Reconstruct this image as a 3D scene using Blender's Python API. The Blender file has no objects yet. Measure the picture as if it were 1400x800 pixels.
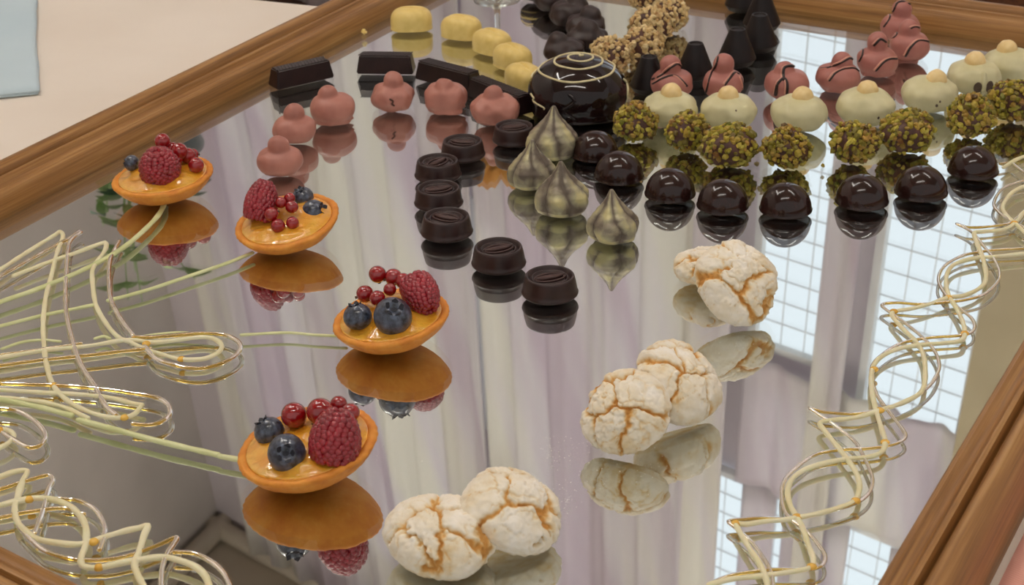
import bpy, bmesh, math, random
import numpy as np
from mathutils import Vector, Matrix, noise
from mathutils.bvhtree import BVHTree

random.seed(7)
RNG = np.random.default_rng(7)
SC = bpy.context.scene
COL = SC.collection
PI = math.pi
MM = 0.001

# ------------------------------------------------------------------ camera
FPX, PITCH, ROLL, CAMH = 2500.0, math.radians(25.6), math.radians(-1.4), 0.41
cp, sp = math.cos(PITCH), math.sin(PITCH)
FWD = Vector((0, cp, -sp))
R0, U0 = Vector((1, 0, 0)), Vector((0, sp, cp))
RGT = R0 * math.cos(ROLL) + U0 * math.sin(ROLL)
UPV = -R0 * math.sin(ROLL) + U0 * math.cos(ROLL)
CAM = Vector((0, 0, CAMH))


def gp(x, y, z=0.0):
    """point at height z (metres above the mirror) that photo pixel (x, y) looks at"""
    d = FWD * FPX + RGT * (x - 700) - UPV * (y - 400)
    return CAM + d * ((z - CAMH) / d.z)


def ppm(p):
    """photo pixels per metre at world point p"""
    return FPX / ((Vector(p) - CAM).dot(FWD))


cam = bpy.data.cameras.new('camera')
cam.sensor_width = 36.0
cam.lens = FPX / 1400 * 36.0
cam.clip_start, cam.clip_end = 0.02, 60
cam.dof.use_dof = True
cam.dof.focus_distance = .92
cam.dof.aperture_fstop = 30
camo = bpy.data.objects.new('camera', cam)
M = Matrix((RGT, UPV, -FWD)).transposed().to_4x4()
M.translation = CAM
camo.matrix_world = M
COL.objects.link(camo)
SC.camera = camo

# ------------------------------------------------------------------ materials


def lin(c):
    return tuple(((v / 255) / 12.92 if v / 255 <= .04045 else ((v / 255 + .055) / 1.055) ** 2.4) for v in c) + (1.0,)


class NT:
    def __init__(self, name):
        self.m = bpy.data.materials.new(name)
        self.m.use_nodes = True
        self.t = self.m.node_tree
        self.t.nodes.clear()
        self.out = self.n('ShaderNodeOutputMaterial')

    def n(self, typ, **kw):
        nd = self.t.nodes.new(typ)
        for k, v in kw.items():
            if k.startswith('i_'):
                key = k[2:].replace('_', ' ')
                nd.inputs[key].default_value = v
            else:
                setattr(nd, k, v)
        return nd

    def l(self, a, b):
        self.t.links.new(a, b)

    def pbsdf(self, **kw):
        p = self.n('ShaderNodeBsdfPrincipled')
        for k, v in kw.items():
            p.inputs[k.replace('_', ' ')].default_value = v
        self.l(p.outputs[0], self.out.inputs[0])
        return p

    def coords(self, scale=(1, 1, 1)):
        tc = self.n('ShaderNodeTexCoord')
        mp = self.n('ShaderNodeMapping')
        mp.inputs['Scale'].default_value = scale
        self.l(tc.outputs['Object'], mp.inputs[0])
        return mp.outputs[0]

    def noise(self, vec, scale, detail=4, rough=.55, dist=0):
        nz = self.n('ShaderNodeTexNoise')
        nz.inputs['Scale'].default_value = scale
        nz.inputs['Detail'].default_value = detail
        nz.inputs['Roughness'].default_value = rough
        nz.inputs['Distortion'].default_value = dist
        self.l(vec, nz.inputs['Vector'])
        return nz.outputs[0]

    def ramp(self, fac, stops):
        r = self.n('ShaderNodeValToRGB')
        el = r.color_ramp.elements
        while len(el) < len(stops):
            el.new(.5)
        for e, (p, c) in zip(el, stops):
            e.position = p
            e.color = c
        self.l(fac, r.inputs[0])
        return r.outputs[0]

    def bump(self, h, strength, dist, p):
        b = self.n('ShaderNodeBump')
        b.inputs['Strength'].default_value = strength
        b.inputs['Distance'].default_value = dist
        self.l(h, b.inputs['Height'])
        self.l(b.outputs[0], p.inputs['Normal'])


def simple(name, c1, c2, scale=80, rough=.5, bump=0, bdist=.0005, stretch=(1, 1, 1), lo=.35, hi=.65, detail=4, **kw):
    """two-tone noise material"""
    t = NT(name)
    p = t.pbsdf(Roughness=rough, **kw)
    v = t.coords(stretch)
    f = t.noise(v, scale, detail)
    t.l(t.ramp(f, [(lo, lin(c1)), (hi, lin(c2))]), p.inputs['Base Color'])
    if bump:
        t.bump(f, bump, bdist, p)
    return t.m


MAT = {}
MAT['dark'] = simple('dark_chocolate', (30, 17, 17), (40, 23, 21), 120, .3, .05, Specular_IOR_Level=.5)
MAT['dark_shiny'] = simple('polished_dark_chocolate', (36, 18, 16), (46, 24, 20), 120, .14, .02, Specular_IOR_Level=.5)
MAT['dark_matte'] = simple('matte_dark_chocolate', (36, 21, 19), (50, 30, 26), 150, .45, .25)
MAT['barrel'] = simple('barrel_chocolate', (38, 20, 19), (50, 27, 24), 160, .36, .08)
MAT['groove'] = simple('grooved_chocolate', (58, 34, 30), (74, 46, 40), 160, .5, .1)
MAT['cone'] = simple('cone_chocolate', (20, 12, 12), (28, 17, 15), 120, .42, .04, Specular_IOR_Level=.3)
MAT['glaze'] = simple('mirror_glaze', (22, 12, 13), (32, 17, 17), 60, .06, .05, .001, Specular_IOR_Level=.42)
MAT['cream_line'] = simple('cream_icing_line', (214, 200, 152), (232, 220, 176), 200, .4)
MAT['pink'] = simple('pink_chocolate', (170, 110, 96), (188, 126, 110), 60, .42, .08)
MAT['pink2'] = simple('deeper_pink_chocolate', (168, 104, 94), (184, 120, 108), 60, .42, .08)
MAT['white'] = simple('white_chocolate', (206, 198, 152), (220, 213, 172), 60, .38, .06)
MAT['nut'] = simple('pale_hazelnut', (236, 204, 138), (244, 216, 158), 200, .4, .1)
MAT['yellow'] = simple('yellow_chocolate', (226, 196, 112), (236, 208, 128), 160, .38, .06)
MAT['core'] = simple('truffle_core', (70, 40, 30), (92, 54, 40), 260, .5, .4)
MAT['skin_patch'] = simple('dark_spot', (80, 60, 48), (104, 84, 66), 200, .5)


def bits_mat(name, cols):
    t = NT(name)
    p = t.pbsdf(Roughness=.5)
    a = t.n('ShaderNodeAttribute', attribute_name='tone')
    v = t.coords()
    f = t.noise(v, 500, 3)
    base = t.ramp(a.outputs['Fac'], [(i / (len(cols) - 1), lin(c)) for i, c in enumerate(cols)])
    mx = t.n('ShaderNodeMix', data_type='RGBA', blend_type='MULTIPLY')
    mx.inputs[0].default_value = .5
    t.l(base, mx.inputs[6])
    t.l(t.ramp(f, [(.3, (.55, .5, .45, 1)), (.6, (1, 1, 1, 1))]), mx.inputs[7])
    t.l(mx.outputs[2], p.inputs['Base Color'])
    return t.m


MAT['pist'] = bits_mat('chopped_pistachio', [(88, 54, 22), (126, 114, 30), (172, 158, 46), (184, 142, 62), (110, 112, 28), (196, 180, 68), (128, 78, 34)])
MAT['hazel'] = bits_mat('chopped_hazelnut', [(180, 136, 84), (222, 194, 138), (238, 216, 164), (224, 184, 116), (216, 190, 134), (200, 162, 104)])


def kiss_mat():
    t = NT('pearled_green_chocolate')
    p = t.pbsdf(Roughness=.36, Metallic=.25)
    a = t.n('ShaderNodeAttribute', attribute_name='tone')
    v = t.coords()
    f = t.noise(v, 130, 5, .6, .8)
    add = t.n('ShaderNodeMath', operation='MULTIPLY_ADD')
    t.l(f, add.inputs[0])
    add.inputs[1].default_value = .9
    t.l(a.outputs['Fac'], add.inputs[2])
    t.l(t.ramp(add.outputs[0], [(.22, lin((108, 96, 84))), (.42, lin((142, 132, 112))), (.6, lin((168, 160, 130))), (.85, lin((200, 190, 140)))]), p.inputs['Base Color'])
    return t.m


MAT['kiss'] = kiss_mat()


def pastry_mat():
    t = NT('shortcrust_pastry')
    p = t.pbsdf(Roughness=.55)
    v = t.coords()
    f = t.noise(v, 90, 6, .65)
    t.l(t.ramp(f, [(.3, lin((206, 118, 30))), (.55, lin((226, 146, 48))), (.75, lin((236, 168, 76)))]), p.inputs['Base Color'])
    t.bump(t.noise(v, 700, 4), .25, .0006, p)
    return t.m


MAT['pastry'] = pastry_mat()
MAT['custard'] = simple('glazed_custard', (232, 152, 34), (242, 178, 62), 90, .22, .9, .0022, Coat_Weight=1.0, Coat_Roughness=.03, Subsurface_Weight=.1)
MAT['raspberry'] = simple('raspberry_flesh', (128, 12, 28), (158, 24, 40), 3, .3, .15, Coat_Weight=.6, Coat_Roughness=.1)
MAT['currant'] = simple('redcurrant_skin', (132, 6, 14), (164, 14, 20), 120, .1, 0, Coat_Weight=1.0, Coat_Roughness=.02)
MAT['currant_tip'] = simple('dried_currant_blossom', (70, 40, 20), (104, 66, 34), 300, .7)
MAT['blueberry'] = simple('blueberry_bloom', (16, 18, 28), (92, 104, 128), 2.6, .35, .0, lo=.35, hi=.75, Coat_Weight=.7, Coat_Roughness=.06)
MAT['calyx'] = simple('blueberry_crown', (22, 22, 30), (44, 46, 58), 200, .6)


def gel(name, col, rough):
    t = NT(name)
    p = t.pbsdf(Roughness=rough, IOR=1.46, Transmission_Weight=.86, Coat_Weight=.4, Coat_Roughness=.03)
    v = t.coords()
    t.l(t.ramp(t.noise(v, 60, 3), [(.4, lin(col)), (.7, lin(tuple(min(255, c + 14) for c in col)))]), p.inputs['Base Color'])
    return t.m


MAT['gel'] = gel('clear_golden_gel', (226, 190, 84), .03)
MAT['icing'] = simple('cream_icing', (234, 222, 174), (244, 234, 196), 60, .35, .15, .001, Subsurface_Weight=.1)
MAT['icing_pale'] = simple('pale_cream_icing', (232, 222, 184), (242, 232, 198), 60, .35, .15, .001, Subsurface_Weight=.1)
MAT['amber'] = simple('amber_syrup_stain', (222, 166, 60), (236, 190, 84), 120, .25)
MAT['stem'] = simple('pale_green_icing', (204, 208, 146), (224, 226, 174), 50, .3, .1, .001, stretch=(1, 1, 1))


def wood_mat(name, cs):
    t = NT(name)
    p = t.pbsdf(Roughness=.38, Specular_IOR_Level=.4)
    v = t.coords((1.6, 60, 60))
    f = t.noise(v, 4.5, 6, .6, .4)
    v2 = t.coords((5, 420, 420))
    g = t.noise(v2, 2.2, 3, .6)
    mx = t.n('ShaderNodeMix', data_type='FLOAT')
    mx.inputs[0].default_value = .35
    t.l(f, mx.inputs[2])
    t.l(g, mx.inputs[3])
    t.l(t.ramp(mx.outputs[0], [(.32, lin(cs[0])), (.5, lin(cs[1])), (.66, lin(cs[2]))]), p.inputs['Base Color'])
    t.bump(g, .12, .0006, p)
    return t.m


MAT['wood'] = wood_mat('oiled_oak', [(110, 74, 37), (152, 107, 57), (178, 135, 82)])
MAT['wood_dark'] = wood_mat('dark_wood', [(60, 32, 16), (92, 52, 26), (112, 68, 36)])

t = NT('mirror_silver')
g = t.n('ShaderNodeBsdfGlossy', i_Roughness=0.0)
g.inputs['Color'].default_value = (.91, .895, .905, 1)
t.l(g.outputs[0], t.out.inputs[0])
MAT['silver'] = t.m

t = NT('mirror_glass')
tr = t.n('ShaderNodeBsdfTransparent')
tr.inputs[0].default_value = (.97, .985, .975, 1)
gl = t.n('ShaderNodeBsdfGlossy', i_Roughness=0.0)
fr = t.n('ShaderNodeFresnel', i_IOR=1.45)
ge = t.n('ShaderNodeNewGeometry')
sb = t.n('ShaderNodeMath', operation='SUBTRACT')
sb.inputs[0].default_value = 1
t.l(ge.outputs['Backfacing'], sb.inputs[1])
mu = t.n('ShaderNodeMath', operation='MULTIPLY')
t.l(fr.outputs[0], mu.inputs[0])
t.l(sb.outputs[0], mu.inputs[1])
ms = t.n('ShaderNodeMixShader')
t.l(mu.outputs[0], ms.inputs[0])
t.l(tr.outputs[0], ms.inputs[1])
t.l(gl.outputs[0], ms.inputs[2])
t.l(ms.outputs[0], t.out.inputs[0])
MAT['mglass'] = t.m

t = NT('clear_glass')
p = t.pbsdf(Roughness=.0, IOR=1.45, Transmission_Weight=1.0, Base_Color=(.97, .98, .97, 1))
MAT['glass'] = t.m


def cloth_mat(name, c1, c2, weave=900):
    t = NT(name)
    p = t.pbsdf(Roughness=.85, Sheen_Weight=.1)
    v = t.coords()
    t.l(t.ramp(t.noise(v, 6, 4), [(.35, lin(c1)), (.65, lin(c2))]), p.inputs['Base Color'])
    w = t.n('ShaderNodeTexWave', wave_type='BANDS', bands_direction='DIAGONAL')
    w.inputs['Scale'].default_value = weave
    w.inputs['Distortion'].default_value = 1.0
    t.l(v, w.inputs['Vector'])
    t.bump(w.outputs[0], .12, .0004, p)
    return t.m


MAT['cloth'] = cloth_mat('white_tablecloth_linen', (232, 220, 206), (238, 227, 214))
MAT['pinkcloth'] = cloth_mat('pink_cloth', (226, 164, 148), (232, 172, 156), 320)
MAT['napkin'] = cloth_mat('pale_blue_cloth', (192, 212, 222), (202, 220, 228))


def curtain_mat():
    t = NT('sheer_curtain_cloth')
    df = t.n('ShaderNodeBsdfDiffuse')
    tl = t.n('ShaderNodeBsdfTranslucent')
    v = t.coords((1, .05, .05))
    c = t.ramp(t.noise(v, 9, 3), [(.38, lin((224, 212, 220))), (.5, lin((236, 230, 232))), (.62, lin((242, 238, 230)))])
    t.l(c, df.inputs[0])
    t.l(c, tl.inputs[0])
    m = t.n('ShaderNodeMixShader')
    m.inputs[0].default_value = .38
    t.l(df.outputs[0], m.inputs[1])
    t.l(tl.outputs[0], m.inputs[2])
    t.l(m.outputs[0], t.out.inputs[0])
    return t.m


MAT['curtain'] = curtain_mat()
MAT['wall'] = simple('grey_beige_plaster', (206, 198, 190), (214, 206, 198), 8, .9)
MAT['wall_lilac'] = simple('lilac_grey_plaster', (214, 204, 208), (222, 212, 216), 8, .9)
MAT['ceil'] = simple('taupe_ceiling_paint', (200, 188, 170), (206, 194, 176), 6, .9)
MAT['pillar'] = simple('khaki_plaster', (186, 172, 142), (194, 180, 150), 10, .9)
MAT['floor'] = simple('brown_floor_boards', (84, 56, 36), (112, 78, 52), 4, .5, stretch=(1, 12, 1))
MAT['frame_white'] = simple('white_window_paint', (226, 226, 224), (234, 234, 232), 20, .5)
MAT['leaf'] = simple('green_leaf', (128, 164, 96), (176, 200, 140), 40, .5)
MAT['leaf_dark'] = simple('dark_green_leaf', (70, 104, 86), (96, 128, 106), 40, .5)
MAT['pot'] = simple('grey_glazed_pot', (92, 104, 104), (116, 126, 124), 20, .3)
MAT['petal'] = simple('orange_petal', (222, 146, 62), (236, 172, 96), 60, .5, Subsurface_Weight=.1)
MAT['metal'] = simple('painted_lamp_metal', (226, 226, 222), (232, 232, 230), 20, .4)


def emit(name, col, s):
    t = NT(name)
    e = t.n('ShaderNodeEmission')
    e.inputs[0].default_value = col
    e.inputs[1].default_value = s
    t.l(e.outputs[0], t.out.inputs[0])
    return t.m


MAT['pane'] = emit('daylit_window_pane', (.86, .93, 1.0, 1), 1.15)
MAT['tube'] = emit('fluorescent_tube_glow', (1.0, .945, .885, 1), 33.0)

# ------------------------------------------------------------------ mesh helpers


def mesh_obj(name, verts, faces, mat, parent=None, smooth=True, loc=None):
    me = bpy.data.meshes.new(name)
    me.from_pydata([tuple(v) for v in verts], [], faces)
    me.update()
    if smooth:
        me.polygons.foreach_set('use_smooth', [True] * len(me.polygons))
    if mat is not None:
        me.materials.append(mat)
    o = bpy.data.objects.new(name, me)
    COL.objects.link(o)
    if parent is not None:
        o.parent = parent
    if loc is not None:
        o.location = loc
    return o


def bm_obj(name, bm, mat, parent=None, smooth=False, loc=None):
    me = bpy.data.meshes.new(name)
    bmesh.ops.recalc_face_normals(bm, faces=bm.faces[:])
    bm.to_mesh(me)
    bm.free()
    if smooth:
        me.polygons.foreach_set('use_smooth', [True] * len(me.polygons))
    me.materials.append(mat)
    o = bpy.data.objects.new(name, me)
    COL.objects.link(o)
    if parent is not None:
        o.parent = parent
    if loc is not None:
        o.location = loc
    return o


def tag(o, label, cat, group=None):
    o['label'] = label
    o['category'] = cat
    if group:
        o['group'] = group
    return o


def structure(o):
    o['kind'] = 'structure'
    return o


def empty(name, loc, rz=0.0):
    o = bpy.data.objects.new(name, None)
    o.empty_display_size = .01
    o.location = loc
    o.rotation_euler = (0, 0, rz)
    COL.objects.link(o)
    return o


def copy_tree(o, parent=None):
    c = o.copy()
    COL.objects.link(c)
    if parent is not None:
        c.parent = parent
    for ch in list(o.children):
        copy_tree(ch, c)
    return c


class Geo:
    """collects verts and faces of one mesh"""

    def __init__(self):
        self.v, self.f, self.tone = [], [], []

    def add(self, vs, fs, tone=None):
        b = len(self.v)
        self.v.extend(vs)
        self.f.extend([tuple(i + b for i in f) for f in fs])
        if tone is not None:
            self.tone.extend([tone] * len(vs))

    def build(self, name, mat, parent=None, smooth=True, loc=None):
        o = mesh_obj(name, self.v, self.f, mat, parent, smooth, loc)
        if self.tone:
            set_tone(o, self.tone)
        return o


def set_tone(o, vals):
    a = o.data.attributes.new('tone', 'FLOAT', 'POINT')
    a.data.foreach_set('value', list(vals))


_ico = {}


def ico(sub):
    if sub not in _ico:
        bm = bmesh.new()
        bmesh.ops.create_icosphere(bm, subdivisions=sub, radius=1)
        bm.verts.ensure_lookup_table()
        _ico[sub] = (np.array([v.co[:] for v in bm.verts]), [tuple(v.index for v in f.verts) for f in bm.faces])
        bm.free()
    return _ico[sub]


def lathe(profile, seg=64, fn=None):
    """profile [(r, z)...] bottom to top; r = 0 ends close the surface"""
    vs, fs = [], []
    rows = []
    for r, z in profile:
        if r <= 1e-9:
            rows.append([len(vs)])
            vs.append((0, 0, z))
        else:
            row = []
            for k in range(seg):
                a = 2 * PI * k / seg
                row.append(len(vs))
                vs.append((r * math.cos(a), r * math.sin(a), z))
            rows.append(row)
    for A, B in zip(rows, rows[1:]):
        for k in range(seg):
            k2 = (k + 1) % seg
            if len(A) == 1 and len(B) == 1:
                continue
            if len(A) == 1:
                fs.append((A[0], B[k2], B[k]))
            elif len(B) == 1:
                fs.append((A[k], A[k2], B[0]))
            else:
                fs.append((A[k], A[k2], B[k2], B[k]))
    if fn:
        vs = [fn(*v) for v in vs]
    return vs, fs


def spline(pts, step):
    """Catmull-Rom through pts, resampled at about step"""
    P = [Vector(p) for p in pts]
    P = [P[0] * 2 - P[1]] + P + [P[-1] * 2 - P[-2]]
    out = []
    for i in range(1, len(P) - 2):
        a, b, c, d = P[i - 1], P[i], P[i + 1], P[i + 2]
        n = max(2, int((c - b).length / step))
        for k in range(n):
            u = k / n
            out.append(.5 * ((2 * b) + (c - a) * u + (2 * a - 5 * b + 4 * c - d) * u * u + (3 * b - a - 3 * c + d) * u ** 3))
    out.append(P[-2])
    return out


def tube(pts, r, seg=10, wob=0.0, seed=0, flat=1.0, taper=None):
    """swept tube along pts with round ends"""
    vs, fs = [], []
    n = len(pts)
    pts = [Vector(p) for p in pts]
    up = Vector((0, 0, 1))
    prev = None
    rows = []

    def ring(c, x, y, rad):
        row = []
        for k in range(seg):
            a = 2 * PI * k / seg
            row.append(len(vs))
            vs.append(c + x * (math.cos(a) * rad) + y * (math.sin(a) * rad * flat))
        rows.append(row)

    for i, c in enumerate(pts):
        t_ = (pts[min(i + 1, n - 1)] - pts[max(i - 1, 0)])
        if t_.length < 1e-9:
            t_ = Vector((1, 0, 0))
        t_.normalize()
        x = t_.cross(up) if prev is None or abs(t_.z) < .9 else prev - t_ * prev.dot(t_)
        if x.length < 1e-5:
            x = Vector((1, 0, 0))
        x.normalize()
        if prev is not None and x.dot(prev) < 0 and abs(t_.z) >= .9:
            x = -x
        y = x.cross(t_)
        prev = x
        rr = r * (1 + wob * noise.noise(c * 130 + Vector((seed * 3.1, 0, 0))))
        if taper:
            rr *= taper(i / (n - 1))
        if i == 0:
            for s, q in ((-.95, .3), (-.7, .72), (-.35, .94)):
                ring(c + t_ * (rr * s), x, y, rr * q)
        ring(c, x, y, rr)
        if i == n - 1:
            for s, q in ((.35, .94), (.7, .72), (.95, .3)):
                ring(c + t_ * (rr * s), x, y, rr * q)
    for A, B in zip(rows, rows[1:]):
        for k in range(seg):
            fs.append((A[k], A[(k + 1) % seg], B[(k + 1) % seg], B[k]))
    fs.append(tuple(reversed(rows[0])))
    fs.append(tuple(rows[-1]))
    return vs, fs


def prism(poly, z0, z1):
    n = len(poly)
    vs = [(p[0], p[1], z0) for p in poly] + [(p[0], p[1], z1) for p in poly]
    fs = [tuple(reversed(range(n))), tuple(range(n, 2 * n))]
    fs += [(i, (i + 1) % n, n + (i + 1) % n, n + i) for i in range(n)]
    return vs, fs


# signed-distance shapes, solved along rays from an inner point
def smin(a, b, k):
    h = np.clip(.5 + .5 * (b - a) / k, 0, 1)
    return b * (1 - h) + a * h - k * h * (1 - h)


def ell(P, c, r):
    r = np.array(r)
    return (np.linalg.norm((P - np.array(c)) / r, axis=1) - 1) * r.min()


def solve(sdf, centre, rmax, sub=4):
    D, F = ico(sub)
    c = np.array(centre)
    lo = np.zeros(len(D))
    hi = np.full(len(D), rmax)
    for _ in range(26):
        mid = (lo + hi) / 2
        ins = sdf(c + D * mid[:, None]) < 0
        lo = np.where(ins, mid, lo)
        hi = np.where(ins, hi, mid)
    return c + D * lo[:, None], F


def lump(P, amp, freq, seed):
    off = Vector((seed * 7.3, seed * 1.7, -seed * 3.1))
    return np.array([noise.noise(Vector(p) * freq + off) for p in P]) * amp


# ------------------------------------------------------------------ framed mirror
A0 = math.radians(61.5)
NV = Vector((-math.sin(A0), math.cos(A0), 0))
DV = Vector((math.cos(A0), math.sin(A0), 0))


def isect(p, d, q, e):
    den = d.x * e.y - d.y * e.x
    t_ = ((q.x - p.x) * e.y - (q.y - p.y) * e.x) / den
    return Vector((p.x + d.x * t_, p.y + d.y * t_, 0))


WR = .034
lineL = (NV * .7235, DV)
lineR = (NV * .1572, DV)
pt1, pt2 = gp(1067, 12), gp(1400, 59)
lineT = (pt1, (pt2 - pt1).normalized())
pb = gp(70, 775, .0095)
ab = math.radians(-37.5)
lineB = (Vector((pb.x, pb.y, 0)), Vector((math.cos(ab), math.sin(ab), 0)))
inner = [isect(*lineL, *lineB), isect(*lineR, *lineB), isect(*lineR, *lineT), isect(*lineL, *lineT)]  # near, right, far right, far left
cen = sum(inner, Vector()) / 4
outer = []
for i in range(4):
    def off(a, b):
        d = (b - a).normalized()
        nrm = Vector((d.y, -d.x, 0))
        if nrm.dot(a - cen) < 0:
            nrm = -nrm
        return a + nrm * WR, d
    p_, d_ = off(inner[i - 1], inner[i])
    q_, e_ = off(inner[i], inner[(i + 1) % 4])
    outer.append(isect(p_, d_, q_, e_))
ZT = -.012
PROF = [(0, ZT), (0, 0), (.0004, .003), (.0018, .0075), (.0030, .0104), (.0042, .0116), (.0056, .0119), (.0068, .0112), (.0082, .0104), (.0105, .0103), (.0128, .0118), (.0140, .0142), (.0152, .0147), (.0164, .0144),
        (.0171, .0122), (.0179, .0092), (.0187, .0094), (.0197, .0138), (.0212, .0164), (.0232, .0179), (.0256, .0184), (.0282, .0177), (.0306, .0158), (.0325, .0128), (.0336, .009), (.034, .004), (.034, ZT)]
mroot = empty('framed_mirror', (cen.x, cen.y, ZT))
tag(mroot, 'large flat mirror in an oiled oak frame carrying all the sweets', 'mirror')
for i in range(4):
    a, b = inner[i], inner[(i + 1) % 4]
    ao, bo = outer[i], outer[(i + 1) % 4]
    d = (b - a).normalized()
    rot = Matrix.Rotation(math.atan2(d.y, d.x), 4, 'Z')
    base = Matrix.Translation(a) @ rot
    inv = base.inverted()
    vs, fs = [], []
    n = len(PROF)
    for (ci, co) in ((a, ao), (b, bo)):
        for u, z in PROF:
            p = ci + (co - ci) * (u / WR)
            vs.append(inv @ Vector((p.x, p.y, z)))
    for k in range(n):
        k2 = (k + 1) % n
        fs.append((k, k2, n + k2, n + k))
    fs.append(tuple(range(n - 1, -1, -1)))
    fs.append(tuple(range(n, 2 * n)))
    bm = bmesh.new()
    bv = [bm.verts.new(v) for v in vs]
    for f in fs:
        bm.faces.new([bv[q] for q in f])
    o = bm_obj('frame_rail', bm, MAT['wood'], mroot)
    o.matrix_local = Matrix.Translation(-Vector((cen.x, cen.y, ZT))) @ base
    # smooth along the profile only
    for pl in o.data.polygons:
        pl.use_smooth = len(pl.vertices) == 4
    o.data.set_sharp_from_angle(angle=math.radians(38))


def shrink(poly, k):
    return [p + (cen - p).normalized() * k for p in poly]


mi = [p - Vector((cen.x, cen.y, 0)) for p in shrink(inner, .0002)]
vs, fs = prism(mi, -ZT - .006, -ZT - .0026)
mesh_obj('silvering', vs, fs, MAT['silver'], mroot, False)
vs, fs = prism(mi, -ZT - .0025, -ZT)
mesh_obj('glass_sheet', vs, fs, MAT['mglass'], mroot, False)

# ------------------------------------------------------------------ table linen
FLOORZ = -.80
e1 = gp(320, -3, ZT)
e2 = gp(437, 9, ZT)
ed = (e2 - e1).normalized()
pL = e1 - ed * .75
pR = e2 + ed * 1.3
back = Vector((ed.y, -ed.x, 0))
if back.y > 0:
    back = -back
poly = [pL, pR, pR + back * 1.25, pL + back * 1.25]


def draped_cloth(name, poly, zt, drop, mat, amp):
    """top with rounded shoulder and hanging folded sides"""
    n = len(poly)
    ring0 = []
    N = 60
    for i in range(n):
        a, b = Vector(poly[i]), Vector(poly[(i + 1) % n])
        for k in range(N):
            ring0.append(a.lerp(b, k / N))
    c = sum((Vector(p) for p in poly), Vector()) / n
    rows = []
    vs, fs = [], []
    m = len(ring0)
    levels = [(0, 0), (.006, .002), (.010, .008), (.011, .05), (.012, .25), (.014, .5), (.016, drop)]
    for off_, dz in levels:
        row = []
        for k, p in enumerate(ring0):
            w = amp * min(1, dz / .4) * math.sin(k * .62 + math.sin(k * .13) * 2)
            dirv = (p - c)
            dirv.z = 0
            dirv.normalize()
            q = p + dirv * (off_ + abs(w) * 1.2)
            row.append(len(vs))
            vs.append((q.x, q.y, zt - dz))
        rows.append(row)
    for A, B in zip(rows, rows[1:]):
        for k in range(m):
            fs.append((A[k], B[k], B[(k + 1) % m], A[(k + 1) % m]))
    fs.append(tuple(rows[0]))
    return mesh_obj(name, vs, fs, mat, None, False)


o = draped_cloth('tablecloth', poly, ZT, ZT - FLOORZ - .002, MAT['cloth'], .02)
tag(o, 'off-white tablecloth spread on the table under the framed mirror', 'tablecloth')

# pink cloth on the right of the mirror
q0 = outer[1] + (outer[2] - outer[1]) * .02
q1 = outer[1] + (outer[2] - outer[1]) * .7
nr = -NV
ga = [q0 + nr * .004, q1 + nr * .004, q1 + nr * .16, q0 + nr * .16]
bm = bmesh.new()
GX, GY = 60, 24
g_ = {}
for i in range(GX + 1):
    for j in range(GY + 1):
        p = ga[0].lerp(ga[1], i / GX).lerp(ga[3].lerp(ga[2], i / GX), j / GY)
        w = .0006 * math.sin(j * 1.3 + i * .2) + .0004 * noise.noise(p * 40)
        g_[i, j] = bm.verts.new((p.x, p.y, ZT + .0022 + w))
for i in range(GX):
    for j in range(GY):
        bm.faces.new((g_[i, j], g_[i + 1, j], g_[i + 1, j + 1], g_[i, j + 1]))
o = bm_obj('pink_cloth', bm, MAT['pinkcloth'], None, True)
sm = o.modifiers.new('thickness', 'SOLIDIFY')
sm.thickness = .0014
tag(o, 'pink ribbed cloth lying on the table beside the right frame rail', 'cloth')

# pale blue napkin at the far left
n0, n1, n2 = gp(52, 131, ZT), gp(-60, 142, ZT), gp(48, -12, ZT)
nx = (n1 - n0)
ny = (n2 - n0)
g = Geo()
for layer in range(2):
    bm = bmesh.new()
    g_ = {}
    K = 26
    for i in range(K + 1):
        for j in range(K + 1):
            u, v = i / K, j / K
            p = n0 + nx * u + ny * v
            wob = .0012 * math.sin(v * 9 + layer) * (1 if i == 0 else 0) + .0008 * noise.noise(p * 30)
            edge = min(u, 1 - u, v, 1 - v)
            zz = ZT + .001 + layer * .0016 + .0016 * min(1, edge / .06) ** .5 + .0008 * noise.noise(p * 14 + Vector((0, 0, layer)))
            g_[i, j] = len(g.v)
            g.v.append((p.x + wob, p.y + wob * .3, zz))
    for i in range(K):
        for j in range(K):
            g.f.append((g_[i, j], g_[i + 1, j], g_[i + 1, j + 1], g_[i, j + 1]))
o = g.build('folded_napkin', MAT['napkin'])
sm = o.modifiers.new('thickness', 'SOLIDIFY')
sm.thickness = .0012
tag(o, 'pale blue folded napkin on the white cloth at the far left', 'napkin')

# ------------------------------------------------------------------ sweets


def put(root, x, y, rz=0.0, z=0.0):
    p = gp(x, y, 0)
    root.location = (p.x, p.y, z)
    root.rotation_euler = (0, 0, rz)
    return root


def series(proto, spots, cat, group, scale=None):
    """proto placed first, then copies; spots: (x, y, rz, scale, label)"""
    for i, (x, y, rz, s, lab) in enumerate(spots):
        o = proto if i == 0 else copy_tree(proto)
        put(o, x, y, rz)
        o.scale = (s, s, s)
        tag(o, lab, cat, group)


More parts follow.
